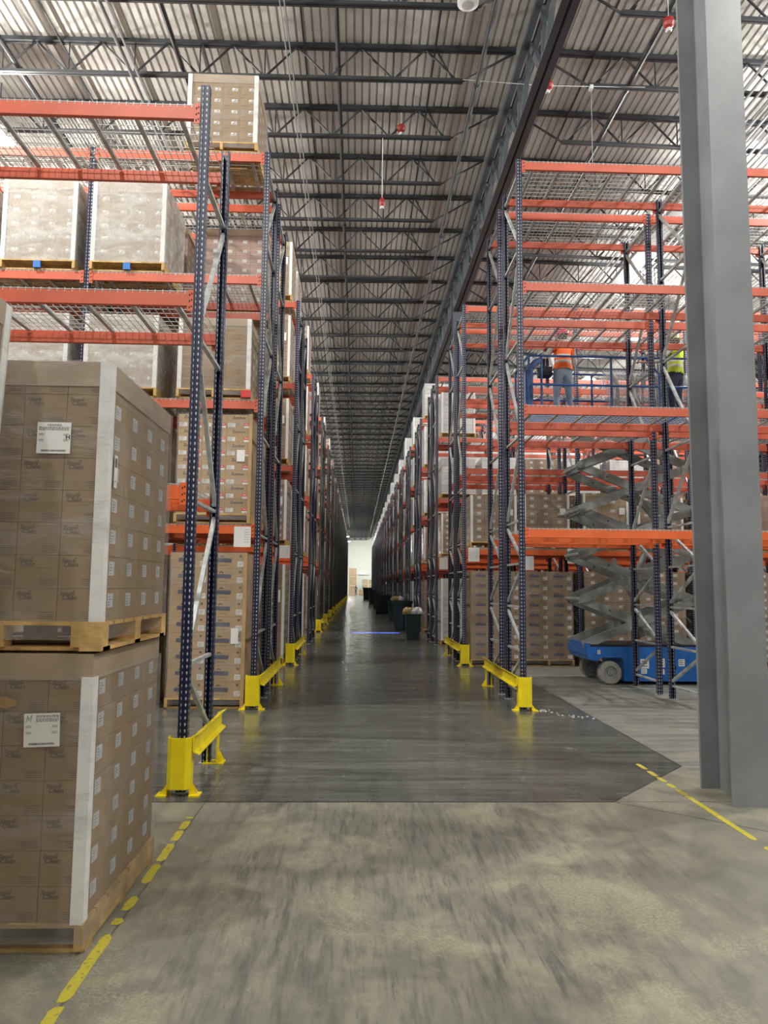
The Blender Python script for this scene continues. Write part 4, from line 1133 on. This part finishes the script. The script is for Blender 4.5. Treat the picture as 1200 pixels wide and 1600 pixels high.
tape('worn yellow floor line beside the left foreground pallets', ((-1.145, 2.85), (-1.17, 5.75)), .055, ((0, .10), (.11, .31), (.345, .37), (.40, .46), (.52, .62), (.635, .74), (.76, .83), (.84, .90), (.92, .93)))
tape('worn yellow floor line in front of the foreground column', ((2.655, 4.3), (2.675, 7.4)), .05, ((0, .08), (.12, .20), (.24, .58), (.585, .64), (.655, .70), (.715, .77), (.78, .84), (.86, .93)))
rr = random.Random(9)
b = MB()
for i in range(26):
    x_, y_ = rr.choice(((2.55, 10.15), (2.75, 9.9), (2.9, 9.7))); x_ += rr.uniform(-.12, .12); y_ += rr.uniform(-.12, .12); q = rr.uniform(.01, .03)
    b.box(x_, x_ + q, y_, y_ + q * .7, 0, .008, 'plastic_white')
tag(ob('film_scraps', b), 'scattered scraps of white film on the floor near the right guard', 'scraps', kind='stuff')
# blue safety line thrown on the floor by a truck-mounted line lamp in the side aisle
ld = bpy.data.lights.new('line_lamp', 'AREA'); ld.shape = 'RECTANGLE'; ld.size = 1.75; ld.size_y = .40; ld.energy = 60; ld.color = (.06, .14, 1.0); ld.spread = math.radians(3)
lo = bpy.data.objects.new('line_lamp', ld); COL.objects.link(lo); lo.location = (.64, 27.0, 1.6)

b = MB(); b.tube([(1.85, 13.02, 11.1), (3.4, 13.04, 11.05), (5.3, 13.02, 11.07)], .006, 'lamp_body', 5)
tag(ob('cable', b), 'thin pale wire strung across under the girder from a joist end', 'cable')
b = MB(); b.tube([(4.28, 13.05, 9.5), (4.28, 13.05, 11.06)], .007, 'cable_grey', 6); b.box(4.25, 4.31, 13.0, 13.1, 11.0, 11.08, 'lamp_body')
tag(ob('conduit_drop', b), 'thin vertical pale conduit hanging above the empty right rack', 'conduit')
# repeats carry a shared group
for o in list(COL.objects):
    if o.parent or o.get('group') or not o.get('category'): continue
    x = o.location.x; c = o['category']
    if c == 'pallet load': o['group'] = 'wrapped loads at the left foreground' if o.location.y < 5 else 'wrapped loads on the %s racks' % ('left' if x < 0 else 'right')
    elif c in ('pallet rack', 'rack guard'): o['group'] = '%ss on the %s of the aisle' % (c, 'left' if x < 0 else 'right')
    elif c == 'trash bin': o['group'] = 'bins along the right side'
    elif c == 'card': o['group'] = 'white location cards'
    elif c == 'pipe': o['group'] = 'sprinkler pipes'
    elif c == 'rod': o['group'] = 'bridging rods'
    elif c == 'floor line': o['group'] = 'worn floor lines'
    elif c == 'girder': o['group'] = 'near roof girder spans'
